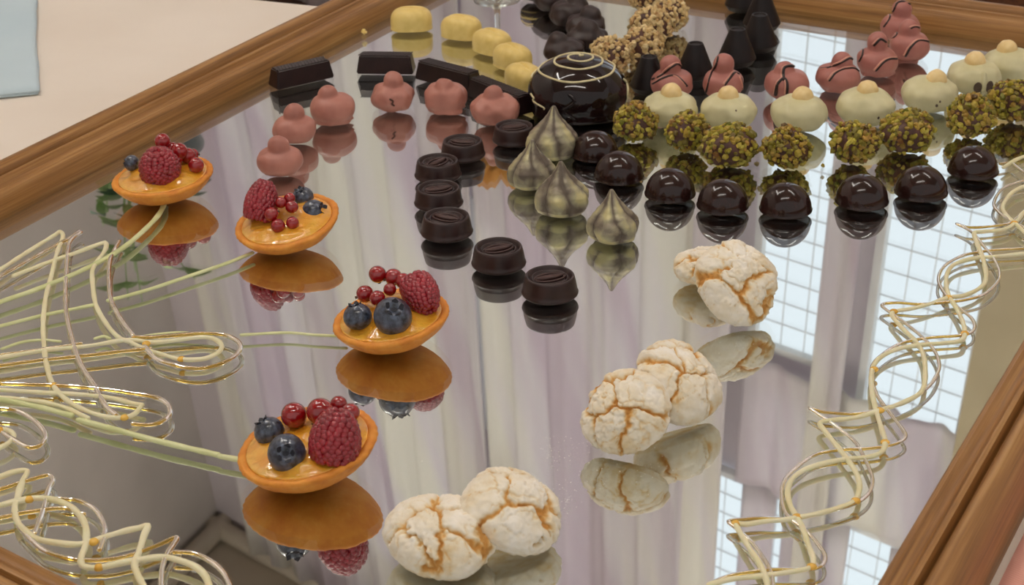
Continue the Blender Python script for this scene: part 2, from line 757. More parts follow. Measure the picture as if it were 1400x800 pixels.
# --- polished half-sphere bonbons
pr = [(0, 0), (.0128, 0), (.0142, .0003), (.0150, .0009), (.0151, .0015), (.0146, .0020)]
for k in range(0, 31):
    a = math.radians(3 + k * 2.9)
    pr.append((.0146 * math.cos(a), .0016 + .0149 * math.sin(a)))
pr[-1] = (0, pr[-1][1])
vs, fs = lathe(pr, 72)
proto = mesh_obj('dome_bonbon', vs, fs, MAT['dark_shiny'])
series(proto, [
    (846, 243, 0, 1.0, 'shiny dark chocolate dome nearest the meringue-shaped kisses, in front of the glazed cake'),
    (814, 213, 1, .97, 'shiny dark chocolate dome tucked against the big glazed spiral cake'),
    (916, 267, 2, .99, 'shiny dark chocolate dome, third from the left along the front row'),
    (988, 283, 3, 1.0, 'shiny dark chocolate dome above the top almond cookie pair, left of the lowest dome'),
    (1074, 288, 4, 1.0, 'shiny dark chocolate dome sitting lowest in the front row'),
    (1178, 277, 5, 1.02, 'shiny dark chocolate dome, third from the right along the front row'),
    (1259, 265, 6, 1.02, 'shiny dark chocolate dome, second from the right along the front row'),
    (1330, 236, 7, 1.0, 'shiny dark chocolate dome at the right end of its row by the golden garland'),
], 'chocolate', 'polished dark chocolate domes')

# --- barrel pralines with a leaf pressed in the top
pr = [(0, 0), (.0128, 0), (.0138, .0005), (.0146, .0012), (.0148, .0019), (.0145, .0026), (.0142, .0029), (.0140, .0048), (.0135, .0078), (.0129, .0102), (.0126, .0111), (.0121, .0114), (.0116, .0113), (.0112, .0108), (.0106, .0092), (.0101, .0088), (.0097, .0093), (.0094, .0102), (.0088, .0102), (.0085, .0094), (.0080, .0090), (.0076, .0094), (0, .0096)]
vs, fs = lathe(pr, 72)
broot = empty('barrel_praline', (0, 0, 0))
mesh_obj('body', vs, fs, MAT['barrel'], broot)
g = Geo()
for sgn in (-1, 1):
    w = .0042 * sgn
    pts = [(-.0078 * math.cos(q) * 1, .0 + w * math.sin(q) + w * .35 - .001 * sgn, .0099) for q in [k * PI / 14 for k in range(15)]]
    g.add(*tube(pts, .0007, 6, flat=.7))
vs, fs = [], []
K = 22
for i in range(K + 1):
    u = -1 + 2 * i / K
    hw = .0021 * (1 - u * u)
    vs += [(u * .0082, -hw - .0002, .0095), (u * .0082, hw + .0002, .0095), (u * .0082, hw * .7 + .0001, .0109), (u * .0082, -hw * .7 - .0001, .0109)]
for i in range(K):
    for k in range(4):
        a, b = i * 4 + k, i * 4 + (k + 1) % 4
        fs.append((a, b, b + 4, a + 4))
fs += [(3, 2, 1, 0), tuple(K * 4 + k for k in range(4))]
g.add(vs, fs)
lf = g.build('pressed_leaf', MAT['groove'], broot)
lf['label'] = 'raised leaf pattern on the top face'
series(broot, [
    (752, 403, .35, 1.0, 'dark chocolate barrel praline nearest the camera, lowest of its curving row'),
    (682, 363, .4, 1.0, 'dark chocolate barrel praline, second from the near end of its row'),
    (611, 320, -.5, 1.0, 'dark chocolate barrel praline standing just above the tartlet with two blueberries in front'),
    (600, 280, .3, .97, 'dark chocolate barrel praline at the left bend of its row, swirl facing front'),
    (599, 242, .9, .96, 'dark chocolate barrel praline at the left bend of its row, plain worn top, farther back'),
    (633, 214, -.3, .94, 'dark chocolate barrel praline second from the far end, in front of the pink sweets'),
    (703, 193, .2, .93, 'dark chocolate barrel praline at the far end of its row beside a pearly kiss'),
], 'chocolate', 'dark chocolate barrel pralines')

# --- dark chocolate bars


def bar(label, p0, p1, depth, h, name='chocolate_bar'):
    a, b = gp(*p0), gp(*p1)
    d = (b - a)
    L = d.length
    rz = math.atan2(d.y, d.x)
    bm = bmesh.new()
    ins = .0022
    b0 = [(0, 0), (L, 0), (L, depth), (0, depth)]
    t0 = [(ins, ins), (L - ins, ins), (L - ins, depth - ins), (ins, depth - ins)]
    vb = [bm.verts.new((x, y, 0)) for x, y in b0]
    vt = [bm.verts.new((x, y, h)) for x, y in t0]
    bm.faces.new(vb[::-1])
    bm.faces.new(vt)
    for k in range(4):
        bm.faces.new((vb[k], vb[(k + 1) % 4], vt[(k + 1) % 4], vt[k]))
    bmesh.ops.bevel(bm, geom=bm.edges[:], offset=.0009, segments=3, affect='EDGES')
    root = empty(name, (a.x, a.y, 0), rz)
    bm_obj('bar_body', bm, MAT['dark'], root)
    g = Geo()
    K = 16
    for k in range(K):
        x = ins + (L - 2 * ins) * (k + .5) / K
        sl = .0016
        g.add(*tube([(x - sl, ins + .0012, h), (x + sl, depth - ins - .0012, h)], .00042, 6, flat=.8))
    g.build('ridged_top', MAT['dark'], root)
    tag(root, label, 'chocolate', 'dark chocolate bars')


bar('dark chocolate bar at the left end, alone next to the oak frame', (380, 124), (458, 106), .015, .0128)
bar('dark chocolate bar lying flat-on beside the leftmost yellow praline', (487, 101.5), (565, 102.5), .015, .0128)
bar('dark chocolate bar angled behind the pink sweet with the dented crown', (566, 108), (642, 128), .015, .0128)
bar('dark chocolate bar nearest the big glazed cake, behind the last pink sweet', (637, 131), (708, 160), .015, .0128)

# --- pink and white knobbed sweets


def knobbed(name, body_r, body_h, knob, kr, seed, mat, foot=True, knob_mat=None, amp=.0006, holes=0):
    """round sweet with a nut showing as a knob; knob = (x, y, z) of the nut centre"""
    bz = body_h * .5
    ex = 2.35 if knob_mat is None else 2.22

    def sdf(P):
        q = np.abs((P - np.array((0, 0, bz))) / np.array((body_r, body_r * .97, body_h * .54)))
        d = ((q ** ex).sum(axis=1) ** (1 / ex) - 1) * body_h * .54
        if knob_mat is None:
            d = smin(d, ell(P, knob, (kr, kr, kr * 1.02)), .0013)
        else:
            d = smin(d, ell(P, (knob[0], knob[1], knob[2] - kr * .5), (kr * .95, kr * .95, kr * .6)), .0028)
        if foot:
            d = smin(d, ell(P, (.0004, 0, .0012), (body_r * .86, body_r * .84, .0015)), .0016)
        d = d + lump(P, amp, 150, seed)
        return np.maximum(d, -P[:, 2])
    vs, fs = solve(sdf, (0, 0, bz * .7), .045, 5)
    root = empty(name, (0, 0, 0))
    o = mesh_obj('coating', vs, fs, mat, root)
    if knob_mat is not None:
        def ks(P):
            return ell(P, knob, (kr, kr * .97, kr)) + lump(P, .0004, 260, seed + 3)
        kv, kf = solve(ks, knob, .02, 4)
        mesh_obj('hazelnut_tip', kv, kf, knob_mat, root)
    return root, vs, fs


PK = [
    # x, y, seed, knob xyz(mm), body r,h, label
    (384, 236, 1, (0, -1, 17.5), 13.6, 15.5, 'plain pink knobbed sweet nearest the tartlets, just above the second tartlet'),
    (404, 192, 2, (.5, 0, 18), 13.8, 15.5, 'plain pink knobbed sweet second nearest the tartlets, left of its row'),
    (456, 165, 3, (-2.5, 0, 17.5), 14.6, 17.5, 'plain pink knobbed sweet with a layered skirt, third along its row'),
    (538, 148, 4, (1, 0, 18.5), 14.0, 16.5, 'plain pink knobbed sweet with a small dark crack, before a flat-on bar'),
    (610, 150, 5, (-.5, -3.5, 16.0), 14.2, 18.0, 'plain pink sweet with its knob dented forward and a ragged base'),
    (678, 167, 6, (-1.5, 0, 18), 15.6, 17.5, 'plain pink knobbed sweet at the row end beside a barrel praline'),
]
for x, y, sd, kb, r_, h_, lab in PK:
    root, vs, fs = knobbed('pink_sweet', r_ * MM, h_ * MM, tuple(k * MM for k in kb), 6.6 * MM, sd, MAT['pink'], sd in (3, 5), None, .0010 if sd in (4, 5, 6) else .0005)
    put(root, x, y)
    tag(root, lab, 'sweet', 'plain pink knobbed sweets')
    if sd == 4:
        bvh = BVHTree.FromPolygons([Vector(v) for v in vs], fs)
        pts = []
        for u, w in ((-.001, .011), (.0008, .0093), (-.0002, .0078), (.0012, .0066)):
            h = bvh.ray_cast(Vector((u, -.05, w)), Vector((0, 1, 0)))[0]
            pts.append(h)
        g = Geo()
        g.add(*tube(spline(pts, .0004), .0007, 6))
        g.build('crack', MAT['core'], root)

WK = [
    (916, 169, 11, (.5, -1, 19.5), 16.8, 19.0, 'cream-white knobbed sweet at the left end of its row by the cones'),
    (995, 173, 12, (-.5, -1, 19.5), 17.0, 19.5, 'cream-white knobbed sweet second from the left of its row, smooth skin'),
    (1091, 175, 13, (2, 0, 19.5), 17.3, 19.5, 'cream-white knobbed sweet third from the left, nut tip leaning right'),
    (1182, 167, 14, (.5, 0, 20), 17.6, 20.0, 'cream-white knobbed sweet fourth from the left with a small brown speck'),
    (1269, 149, 15, (3.5, -1, 19), 17.4, 19.5, 'cream-white knobbed sweet with its tip tilted right and two brown specks'),
    (1330, 125, 16, (-.5, -1, 20), 17.0, 19.5, 'cream-white sweet with a torn coat showing dark patches beside a drip'),
    (1379, 109, 17, (-3, 0, 20), 17.4, 19.5, 'cream-white knobbed sweet at the far right edge next to the frame'),
]
for x, y, sd, kb, r_, h_, lab in WK:
    root, vs, fs = knobbed('white_sweet', r_ * 1.03 * MM, (h_ + 1.2) * MM, (kb[0] * MM, kb[1] * MM, (kb[2] + 1.0) * MM), 6.9 * MM, sd, MAT['white'], False, MAT['nut'], .0008)
    put(root, x, y)
    tag(root, lab, 'sweet', 'cream-white knobbed sweets')
    bvh = BVHTree.FromPolygons([Vector(v) for v in vs], fs)
    spots = {14: [(.005, .009, .001)], 15: [(.001, .0085, .0011), (.003, .011, .0008)], 16: [(-.0015, .0085, .0034), (.0065, .0085, .0034)], 12: [(.003, .016, .0007)]}.get(sd, [])
    for sx, sz, sr in spots:
        h, nrm = bvh.ray_cast(Vector((sx, -.06, sz)), Vector((0, 1, 0)))[:2]
        D, F = ico(3)
        q = nrm.to_track_quat('Z', 'Y')
        vv = [h + q @ Vector((d[0] * sr * .8, d[1] * sr * (1.25 if sd == 16 else 1), d[2] * .0004)) for d in D]
        mesh_obj('dark_speck' if sd != 16 else 'bare_patch', vv, F, MAT['skin_patch'], root)
    if sd == 16:
        pts = []
        for sz in (.017, .0145, .012, .009, .006, .003):
            h = bvh.ray_cast(Vector((.0025, -.06, sz)), Vector((0, 1, 0)))[0]
            pts.append(h)
        g = Geo()
        g.add(*tube(spline(pts, .0006), .0016, 8))
        g.build('coating_drip', MAT['white'], root)

SK = [
    (918, 131, 21, (-1, 0, 21), 14.0, 17.5, 'striped pink sweet behind the left end white sweet, between two cones'),
    (988, 131, 22, (0, 0, 22), 13.4, 17.5, 'striped pink sweet with a tall smooth knob, in front of the double cones'),
    (1075, 132, 23, (-2, 0, 17), 14.6, 18.0, 'striped pink sweet with thick dark chocolate smears down its left side'),
    (1145, 121, 24, (2, 0, 18), 14.6, 16.5, 'striped pink sweet with one long drizzle line across its middle, fourth along'),
    (1198, 100, 25, (-.5, 0, 22), 13.6, 17.5, 'striped pink sweet with a drizzle triangle at its foot, fifth along'),
    (1242, 80, 26, (-1, 0, 21), 13.6, 18.5, 'striped pink sweet with an arched drizzle, second from the frame corner'),
    (1230, 54, 27, (0, 0, 22), 14.0, 18.0, 'striped pink sweet farthest back against the oak frame'),
]
# drizzle lines in front-view mm (u right, w up), cast on to the sweet from the camera side
DR = {
    21: [[(-13, 12), (-7, 15), (-1, 20), (4, 22), (9, 16), (14, 5)], [(-13, 9), (-6, 13), (2, 14), (9, 7)]],
    22: [[(-12, 2), (-10, 12), (-6, 20), (-4, 27)], [(0, 8), (3, 12), (7, 16), (10, 15)], [(11, 12), (12, 7), (12, 3)]],
    23: [[(-9, 2), (-8, 9), (-4, 13), (-2, 10), (-2, 2)], [(-4, 12), (-3, 20), (3, 21), (9, 18), (13, 14)]],
    24: [[(-13, 14), (-7, 15), (0, 18), (6, 21), (9, 20)], [(-8, 6), (-4, 11), (3, 14), (9, 14), (13, 12)]],
    25: [[(-13, 9), (-10, 16), (-7, 23)], [(-4, 20), (0, 24), (4, 22)], [(-3, 2), (1, 7), (6, 10), (12, 10)]],
    26: [[(-1, 22), (2, 23), (6, 22)], [(-5, 2), (-2, 8), (4, 13), (12, 12)], [(-13, 14), (-9, 18), (-7, 24)]],
    27: [[(-7, 20), (-4, 27), (1, 28), (5, 26)], [(-13, 10), (-9, 16), (-7, 20)]],
}
for x, y, sd, kb, r_, h_, lab in SK:
    root, vs, fs = knobbed('striped_pink_sweet', r_ * MM, h_ * MM, tuple(k * MM for k in kb), 7.1 * MM, sd, MAT['pink2'], sd in (24, 25), None, .0005)
    put(root, x, y)
    tag(root, lab, 'sweet', 'pink sweets striped with dark drizzle')
    bvh = BVHTree.FromPolygons([Vector(v) for v in vs], fs)
    el = math.radians(18)
    for ln in DR[sd]:
        g = Geo()
        run = []
        for p in spline([(u * MM, 0, w * MM) for u, w in ln], .0005):
            h = bvh.ray_cast(Vector((p.x, -.06, p.z + .06 * math.tan(el))), Vector((0, math.cos(el), -math.sin(el))))[0]
            if h is not None and h.z > .0003:
                run.append(h)
            elif len(run) > 2:
                break
        if len(run) > 2:
            g.add(*tube(run, (.0011 if sd == 23 else .0008), 8, .3, sd))
            g.build('drizzle', MAT['dark'], root)
            g2 = Geo()
            off2 = [h + Vector((-.0012, 0, .0006)) for h in run]
            hits = [bvh.find_nearest(q)[0] for q in off2]
            g2.add(*tube(hits, .0007, 8, .3, sd + 1))
            g2.build('pale_edge', MAT['pinkpale'] if 'pinkpale' in MAT else MAT.setdefault('pinkpale', simple('pale_pink_chocolate', (204, 142, 124), (214, 154, 134), 120, .4)), root)

# --- dark matte knobbed truffles
DK = [
    (803, 67, 31, (.0, -2, 17), 14.5, 16, 'matte dark truffle with a knob facing front, behind the glazed cake'),
    (771, 82, 32, (-4, 0, 15), 14.5, 15, 'matte dark truffle lowest and half hidden behind the glazed cake'),
    (801, 50, 33, (3, 0, 18), 14.0, 16, 'matte dark truffle at the right bulge of its curved row, third from the cake'),
    (780, 33, 34, (5, 0, 17), 15.0, 17, 'matte dark truffle with a rounded nut on its right, fourth from the cake'),
    (757, 13, 35, (2, 0, 18), 15.0, 17, 'matte dark truffle at the top edge of the picture, fifth from the cake'),
]
for x, y, sd, kb, r_, h_, lab in DK:
    root, vs, fs = knobbed('dark_truffle', r_ * MM, h_ * MM, (kb[0] * MM, kb[1] * MM, (kb[2] - 2.5) * MM), 8.0 * MM, sd, MAT['dark_matte'], False, None, .0012)
    put(root, x, y)
    tag(root, lab, 'chocolate', 'matte dark nut truffles')
root, vs, fs = knobbed('dark_truffle', .0148, .016, (0, 0, .017), .007, 36, MAT['dark_matte'], False, None, .0010)
put(root, 737, -2)
tag(root, 'matte dark truffle with thin yellow stripes, cut off by the top edge', 'chocolate', 'matte dark nut truffles')
bvh = BVHTree.FromPolygons([Vector(v) for v in vs], fs)
for zz in (.007, .011, .015):
    g = Geo()
    run = []
    for k in range(40):
        a = math.radians(-165 + k * 4)
        d = Vector((math.cos(a), math.sin(a), 0))
        h = bvh.ray_cast(d * .05 + Vector((0, 0, zz)), -d)[0]
        if h:
            run.append(h)
    g.add(*tube(run, .0007, 6))
    g.build('yellow_stripe', MAT['yellow'], root)

# --- nut coated truffles


def coated(name, rx, rz, n, size, seed, core, bits, bname, bare=.6):
    rnd = random.Random(seed)

    def sdf(P):
        d = ell(P, (0, 0, rz), (rx, rx * .9, rz)) + lump(P, .0026, 95, seed)
        return np.maximum(d, -P[:, 2])
    vs, fs = solve(sdf, (0, 0, rz), .05, 4)
    root = empty(name, (0, 0, 0))
    mesh_obj('truffle_core', vs, fs, core, root)
    bvh = BVHTree.FromPolygons([Vector(v) for v in vs], fs)
    D, F = ico(1)
    g = Geo()
    for k in range(n):
        zz = 1 - 2 * (k + .5) / n
        a = k * 2.39996 + rnd.uniform(-.3, .3)
        rr = math.sqrt(1 - zz * zz)
        d = Vector((rr * math.cos(a), rr * math.sin(a), zz))
        if rnd.random() < .1 or noise.noise(Vector((d.x * 1.6 + seed, d.y * 1.6, d.z * 1.6))) > bare:
            continue
        h, nrm = bvh.ray_cast(Vector((0, 0, rz)), d)[:2]
        if h is not None:
            h = h + d * (size * rnd.choice((-.1, 0, .15, .4)))
        if h is None or h.z < .0012:
            continue
        q = d.to_track_quat('Z', 'Y') @ Vector((0, 0, 1)).rotation_difference(Vector((rnd.uniform(-.6, .6), rnd.uniform(-.6, .6), 1)).normalized())
        spin = Matrix.Rotation(rnd.uniform(0, 6.28), 3, 'Z')
        s = size * rnd.uniform(.65, 1.25)
        sx, sy, sz = s * rnd.uniform(.7, 1.15), s * rnd.uniform(.55, .9), s * rnd.uniform(.55, .95)
        jit = [rnd.uniform(.7, 1.25) for _ in D]
        vv = []
        for e, j in zip(D, jit):
            w = h + q @ (spin @ Vector((e[0] * sx * j, e[1] * sy * j, e[2] * sz * j)))
            w.z = max(w.z, .0001)
            vv.append(w)
        g.add(vv, F, rnd.random())
    g.build(bname, bits, root, False)
    return root


PT = [
    (868, 189, .0, 1.0, 0, 'pistachio-crusted truffle at the left end of its row, touching the glazed cake side'),
    (938, 203, .8, 1.0, 1, 'pistachio-crusted truffle second from the left, below the first white sweet'),
    (997, 223, 1.7, 1.05, 2, 'wide pistachio-crusted truffle showing a bare chocolate patch, lowest on the left'),
    (1075, 226, 2.4, 1.03, 0, 'pistachio-crusted truffle standing alone behind the lowest chocolate dome'),
    (1167, 219, 3.3, 1.04, 1, 'pistachio-crusted truffle fifth from the left, in front of the brown-specked white sweet'),
    (1239, 204, 4.1, 1.06, 2, 'wide pistachio-crusted truffle sixth from the left, tall lumpy left shoulder'),
    (1325, 183, 5.0, 1.1, 0, 'pistachio-crusted truffle behind the rightmost chocolate dome'),
    (1383, 162, 5.7, 1.1, 1, 'pistachio-crusted truffle at the right edge of the picture'),
]
protos = [coated('pistachio_truffle', .0122, .0108, 290, .0023, 51, MAT['core'], MAT['pist'], 'chopped_pistachios'),
          coated('pistachio_truffle', .0128, .0108, 290, .0023, 52, MAT['core'], MAT['pist'], 'chopped_pistachios'),
          coated('pistachio_truffle', .0158, .0106, 340, .0023, 53, MAT['core'], MAT['pist'], 'chopped_pistachios')]
used = set()
for x, y, rz, s, k, lab in PT:
    o = protos[k] if k not in used else copy_tree(protos[k])
    used.add(k)
    put(o, x, y, rz if k != 2 else rz * 0 + (.15 if x < 1100 else .35))
    o.scale = (s, s, s)
    tag(o, lab, 'truffle', 'pistachio-crusted truffles')

proto = coated('hazelnut_truffle', .0128, .0124, 250, .0026, 61, MAT['core'], MAT['hazel'], 'chopped_hazelnuts', .7)
series(proto, [
    (878, 86, .3, 1.0, 'chopped-hazelnut truffle just behind the leftmost cone'),
    (835, 99, 1.9, .98, 'chopped-hazelnut truffle half hidden behind the glazed cake'),
    (890, 57, 2.8, 1.0, 'chopped-hazelnut truffle in the middle of its leaning heap'),
    (916, 41, 3.9, .96, 'chopped-hazelnut truffle at the right of its heap with its reflection below'),
    (882, 14, 5.0, .98, 'chopped-hazelnut truffle cut off by the top edge of the picture'),
], 'truffle', 'chopped-hazelnut truffles')

# --- chocolate cones
pr = [(0, 0), (.0096, 0), (.0104, .0004), (.0124, .0036), (.0128, .0042), (.0126, .0049), (.0054, .0235), (.0051, .0240), (.0045, .0240), (.0041, .0233), (.0036, .0229), (0, .0229)]
vs, fs = lathe(pr, 64)
proto = mesh_obj('chocolate_cone', vs, fs, MAT['cone'], None, True)
proto.data.set_sharp_from_angle(angle=math.radians(22))
series(proto, [
    (950, 105, .1, 1.0, 'dark chocolate cone standing alone, second from the left'),
    (887, 124, .3, 1.0, 'dark chocolate cone leftmost, next to the glazed cake'),
    (1007, 87, .2, 1.05, 'dark chocolate cone behind the tall-knobbed striped sweet'),
    (1037, 67, .15, 1.06, 'dark chocolate cone at the right front of the far cone cluster'),
    (1041, 39, .25, 1.08, 'dark chocolate cone at the back right of the far cluster by the frame'),
    (1015, 13, .1, 1.05, 'dark chocolate cone farthest back, cut off by the top edge'),
], 'chocolate', 'dark chocolate cones')

# --- yellow coffee-bean pralines


def yellow_proto():
    def sdf(P):
        q = np.abs((P - np.array((0, 0, .0058))) / np.array((.0152, .0108, .0104)))
        d = ((q ** 2.7).sum(axis=1) ** (1 / 2.7) - 1) * .0104
        cr = .0017 * np.exp(-((P[:, 1] + .0012 * np.sin(P[:, 0] * 200)) / .0012) ** 2) * np.clip((P[:, 2] - .008) / .004, 0, 1) * np.clip(1 - (P[:, 0] / .0125) ** 2, 0, 1)
        d = d + cr - .0006 * np.exp(-((P[:, 2] - .0008) / .0007) ** 2)
        return np.maximum(d, -P[:, 2])
    vs, fs = solve(sdf, (0, 0, .007), .04, 6)
    return mesh_obj('bean_praline', vs, fs, MAT['yellow'])


series(yellow_proto(), [
    (563, 39, .03, 1.02, 'pale yellow bean-shaped praline leftmost, lying lengthwise by the oak frame'),
    (631, 50, -.5, 1.0, 'pale yellow bean-shaped praline second from the left of its row'),
    (673, 70, -.8, 1.0, 'pale yellow bean-shaped praline in the middle of its row'),
    (701, 91, -.9, 1.0, 'pale yellow bean-shaped praline fourth in line toward the glazed cake'),
    (717, 119, -1.0, 1.0, 'pale yellow bean-shaped praline touching the big glazed cake'),
], 'chocolate', 'pale yellow bean-shaped pralines')

# --- big glazed dome cake with icing spiral
croot = empty('glazed_cake', (0, 0, 0))


def csdf(P):
    d = ell(P, (0, 0, .013), (.0328, .0328, .0238))
    d = smin(d, ell(P, (0, 0, .0022), (.0305, .0305, .004)), .003)
    d = d + lump(P, .0007, 60, 5)
    return np.maximum(d, -P[:, 2])


vs, fs = solve(csdf, (0, 0, .013), .06, 6)
mesh_obj('glazed_dome', vs, fs, MAT['glaze'], croot)
bvh = BVHTree.FromPolygons([Vector(v) for v in vs], fs)
sp = []
RAD = [1.2, 4.5, 6.2, 7.8, 10, 11.5, 15, 16.2, 16.2, 19.5, 25, 25.2, 24, 27, 29.6]
for k in range(300):
    tt = k / 299 * (len(RAD) - 1)
    i0 = min(int(tt), len(RAD) - 2)
    f0 = tt - i0
    f0 = f0 * f0 * (3 - 2 * f0) * .5 + f0 * .5
    rr = (RAD[i0] + (RAD[i0 + 1] - RAD[i0]) * f0) * MM
    a = math.radians(0 + tt * 90)
    rr *= 1 + .012 * math.sin(a * 5.3)
    h = bvh.ray_cast(Vector((rr * math.cos(a), rr * math.sin(a), .1)), Vector((0, 0, -1)))[0]
    if h:
        sp.append(h)
g = Geo()
g.add(*tube([(.0035, .0012, sp[0].z + .0002)] + sp, .00075, 8, .15, 3))
g.build('icing_spiral', MAT['cream_line'], croot)
for a0, z0, z1 in ((-8, .022, .003), (200, .016, .010)):
    run = []
    for k in range(20):
        zz = z0 + (z1 - z0) * k / 19
        a = math.radians(a0 + 5 * math.sin(k * .5) + (k * 1.4 if a0 > 0 else 0))
        d = Vector((math.cos(a), math.sin(a), 0))
        h = bvh.ray_cast(d * .08 + Vector((0, 0, zz)), -d)[0]
        if h:
            run.append(h)
    g = Geo()
    g.add(*tube(run, .0009 if a0 < 0 else .0006, 8, .4, 2))
    g.build('icing_drip', MAT['cream_line'], croot)
run = []
for k in range(24):
    zz = .021 - .017 * k / 23
    a = math.radians(258 + 6 * math.sin(k * .35))
    d = Vector((math.cos(a), math.sin(a), 0))
    h = bvh.ray_cast(d * .08 + Vector((0, 0, zz)), -d)[0]
    if h:
        run.append(h)
g = Geo()
g.add(*tube(run, .0011, 8, .5, 9))
g.build('glaze_run', MAT['glaze'], croot)
put(croot, 790, 151)
tag(croot, 'large glossy black-glazed dome cake with a cream spiral on top', 'cake')

# --- pearly kisses


def kiss(seed):
    seg, rows = 120, 56
    vs, fs, tone = [], [], []
    H = .0285
    for i in range(rows + 1):
        u = i / rows
        prof = [(0, .0118), (.04, .0134), (.12, .0146), (.24, .0152), (.36, .0146), (.48, .0122), (.62, .0084), (.75, .0051), (.86, .0030), (.95, .0018), (1, .0010)]
        for (a0, r0), (a1, r1) in zip(prof, prof[1:]):
            if u <= a1:
                q = (u - a0) / (a1 - a0)
                r = r0 + (r1 - r0) * (q * q * (3 - 2 * q) * .5 + q * .5)
                break
        for k in range(seg):
            a = 2 * PI * k / seg
            wv = .30 * noise.noise(Vector((math.cos(a), math.sin(a), u * 2.2 + seed * 4)))
            ph = 6 * (a + .35 * u + wv)
            rid = abs(math.cos(ph / 2))
            rid = rid ** .55                   # broad lobes with narrow valleys
            dep = (.20 + .10 * noise.noise(Vector((math.cos(a) * 2, math.sin(a) * 2, seed + 3)))) * min(1, u / .15 + .15)
            rr = r * (1 - dep * (1 - rid))
            rr *= 1 + .09 * noise.noise(Vector((math.cos(a) * 1.6, math.sin(a) * 1.6, u * 3.2 + seed * 5)))
            bend = .0022 * u * u
            vs.append((rr * math.cos(a) - bend * .6, rr * math.sin(a), H * u))
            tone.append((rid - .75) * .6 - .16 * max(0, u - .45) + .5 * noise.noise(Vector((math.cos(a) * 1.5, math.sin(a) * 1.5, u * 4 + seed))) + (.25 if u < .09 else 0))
    for i in range(rows):
        for k in range(seg):
            a, b = i * seg + k, i * seg + (k + 1) % seg
            fs.append((a, b, b + seg, a + seg))
    fs.append(tuple(range(seg - 1, -1, -1)))
    fs.append(tuple(range(rows * seg, (rows + 1) * seg)))
    o = mesh_obj('pearly_kiss', vs, fs, MAT['kiss'])
    set_tone(o, tone)
    return o


KS = [
    (839, 323, .2, .98, 'pearly grey-green piped kiss nearest the camera, standing alone with its pointed reflection'),
    (768, 287, 1.4, 1.06, 'pearly grey-green piped kiss second nearest, squat and broad'),
    (727, 251, 2.2, .98, 'pearly grey-green piped kiss leftmost, next to the barrel pralines'),
    (755, 210, 3.5, 1.08, 'pearly grey-green piped kiss farthest back in front of the glazed cake'),
]
for i, (x, y, rz, s, lab) in enumerate(KS):
    o = kiss(i)
    put(o, x, y, rz)
    o.scale = (s, s, s)
    tag(o, lab, 'sweet', 'pearly piped kisses')

# --- fruit tartlets
RS = .042


def raspberry_mesh(seed):
    rnd = random.Random(seed)
    g = Geo()
    D, F = ico(2)
    L, R = 1.0, .5

    def rad(u):
        return R * math.sqrt(max(0, 1 - ((u - .36) / .66) ** 2)) * (1 if u < .36 else 1 - .12 * (u - .36))
    core = [(0, .03)] + [(rad(u) * .9, u) for u in [k / 12 for k in range(13)]] + [(0, 1.0)]
    core = [(max(r, 0) if 0 < i < 14 else 0, z) for i, (r, z) in enumerate(core)]
    core[-2] = (.02, .985)
    g.add(*lathe(core, 24))
    rows = 12
    for i in range(rows):
        u = .05 + .91 * i / (rows - 1)
        r = rad(u)
        n = max(1, int(round(2 * PI * r / .155))) if r > .06 else 1
        for k in range(n):
            a = 2 * PI * (k + .5 * (i % 2)) / n + rnd.uniform(-.08, .08)
            c = Vector((r * .9 * math.cos(a), r * .9 * math.sin(a), u + rnd.uniform(-.012, .012)))
            s = .094 * rnd.uniform(.92, 1.08)
            g.add([c + Vector(d) * s for d in D], F)
    o = g.build('raspberry', MAT['raspberry'])
    return o.data, o


def blueberry_meshes():
    D, F = ico(4)
    vs = []
    for d in D:
        v = Vector(d)
        ang = math.acos(max(-1, min(1, v.z)))
        a = math.atan2(v.y, v.x)
        rr = 1.0 - .02 * math.cos(2 * a)
        dip = .30 * math.exp(-(ang / .26) ** 2)
        rim = .06 * math.exp(-((ang - .42) / .1) ** 2) * (1 + .6 * math.cos(5 * a))
        w = v * (rr + rim)
        w.z = w.z * .93 - dip
        vs.append(w)
    o = mesh_obj('blueberry', vs, F, MAT['blueberry'])
    g = Geo()
    for k in range(5):
        a = 2 * PI * k / 5
        c, s = math.cos(a), math.sin(a)
        pts = [(.16, -.13, .70), (.16, .13, .70), (.40, .17, .92), (.50, 0, 1.02), (.40, -.17, .92)]
        top = [(x * c - y * s, x * s + y * c, z) for x, y, z in pts]
        bot = [(x * c - y * s, x * s + y * c, z - .05) for x, y, z in pts]
        fs = [(0, 1, 2, 3, 4), (9, 8, 7, 6, 5)] + [(i, i + 5, (i + 1) % 5 + 5, (i + 1) % 5) for i in range(5)]
        g.add(top + bot, fs)
    g.add(*lathe([(0, .66), (.17, .66), (.19, .70), (.12, .72), (0, .68)], 16))
    c = g.build('crown', MAT['calyx'], o, False)
    return o, c


def currant_meshes():
    D, F = ico(4)
    o = mesh_obj('redcurrant', [Vector(d) * 1.0 for d in D], F, MAT['currant'])
    vs, fs = lathe([(0, .95), (.12, .96), (.17, 1.0), (.13, 1.1), (.2, 1.2), (.06, 1.16), (0, 1.05)], 8)
    c = mesh_obj('dry_tip', vs, fs, MAT['currant_tip'], o)
    return o, c


RASP, _r = raspberry_mesh(3)
bb, bc = blueberry_meshes()
cu, ct = currant_meshes()
FRUIT = {'b': (bb.data, bc.data), 'c': (cu.data, ct.data)}
for q in (_r, bc, bb, ct, cu):
    bpy.data.objects.remove(q)


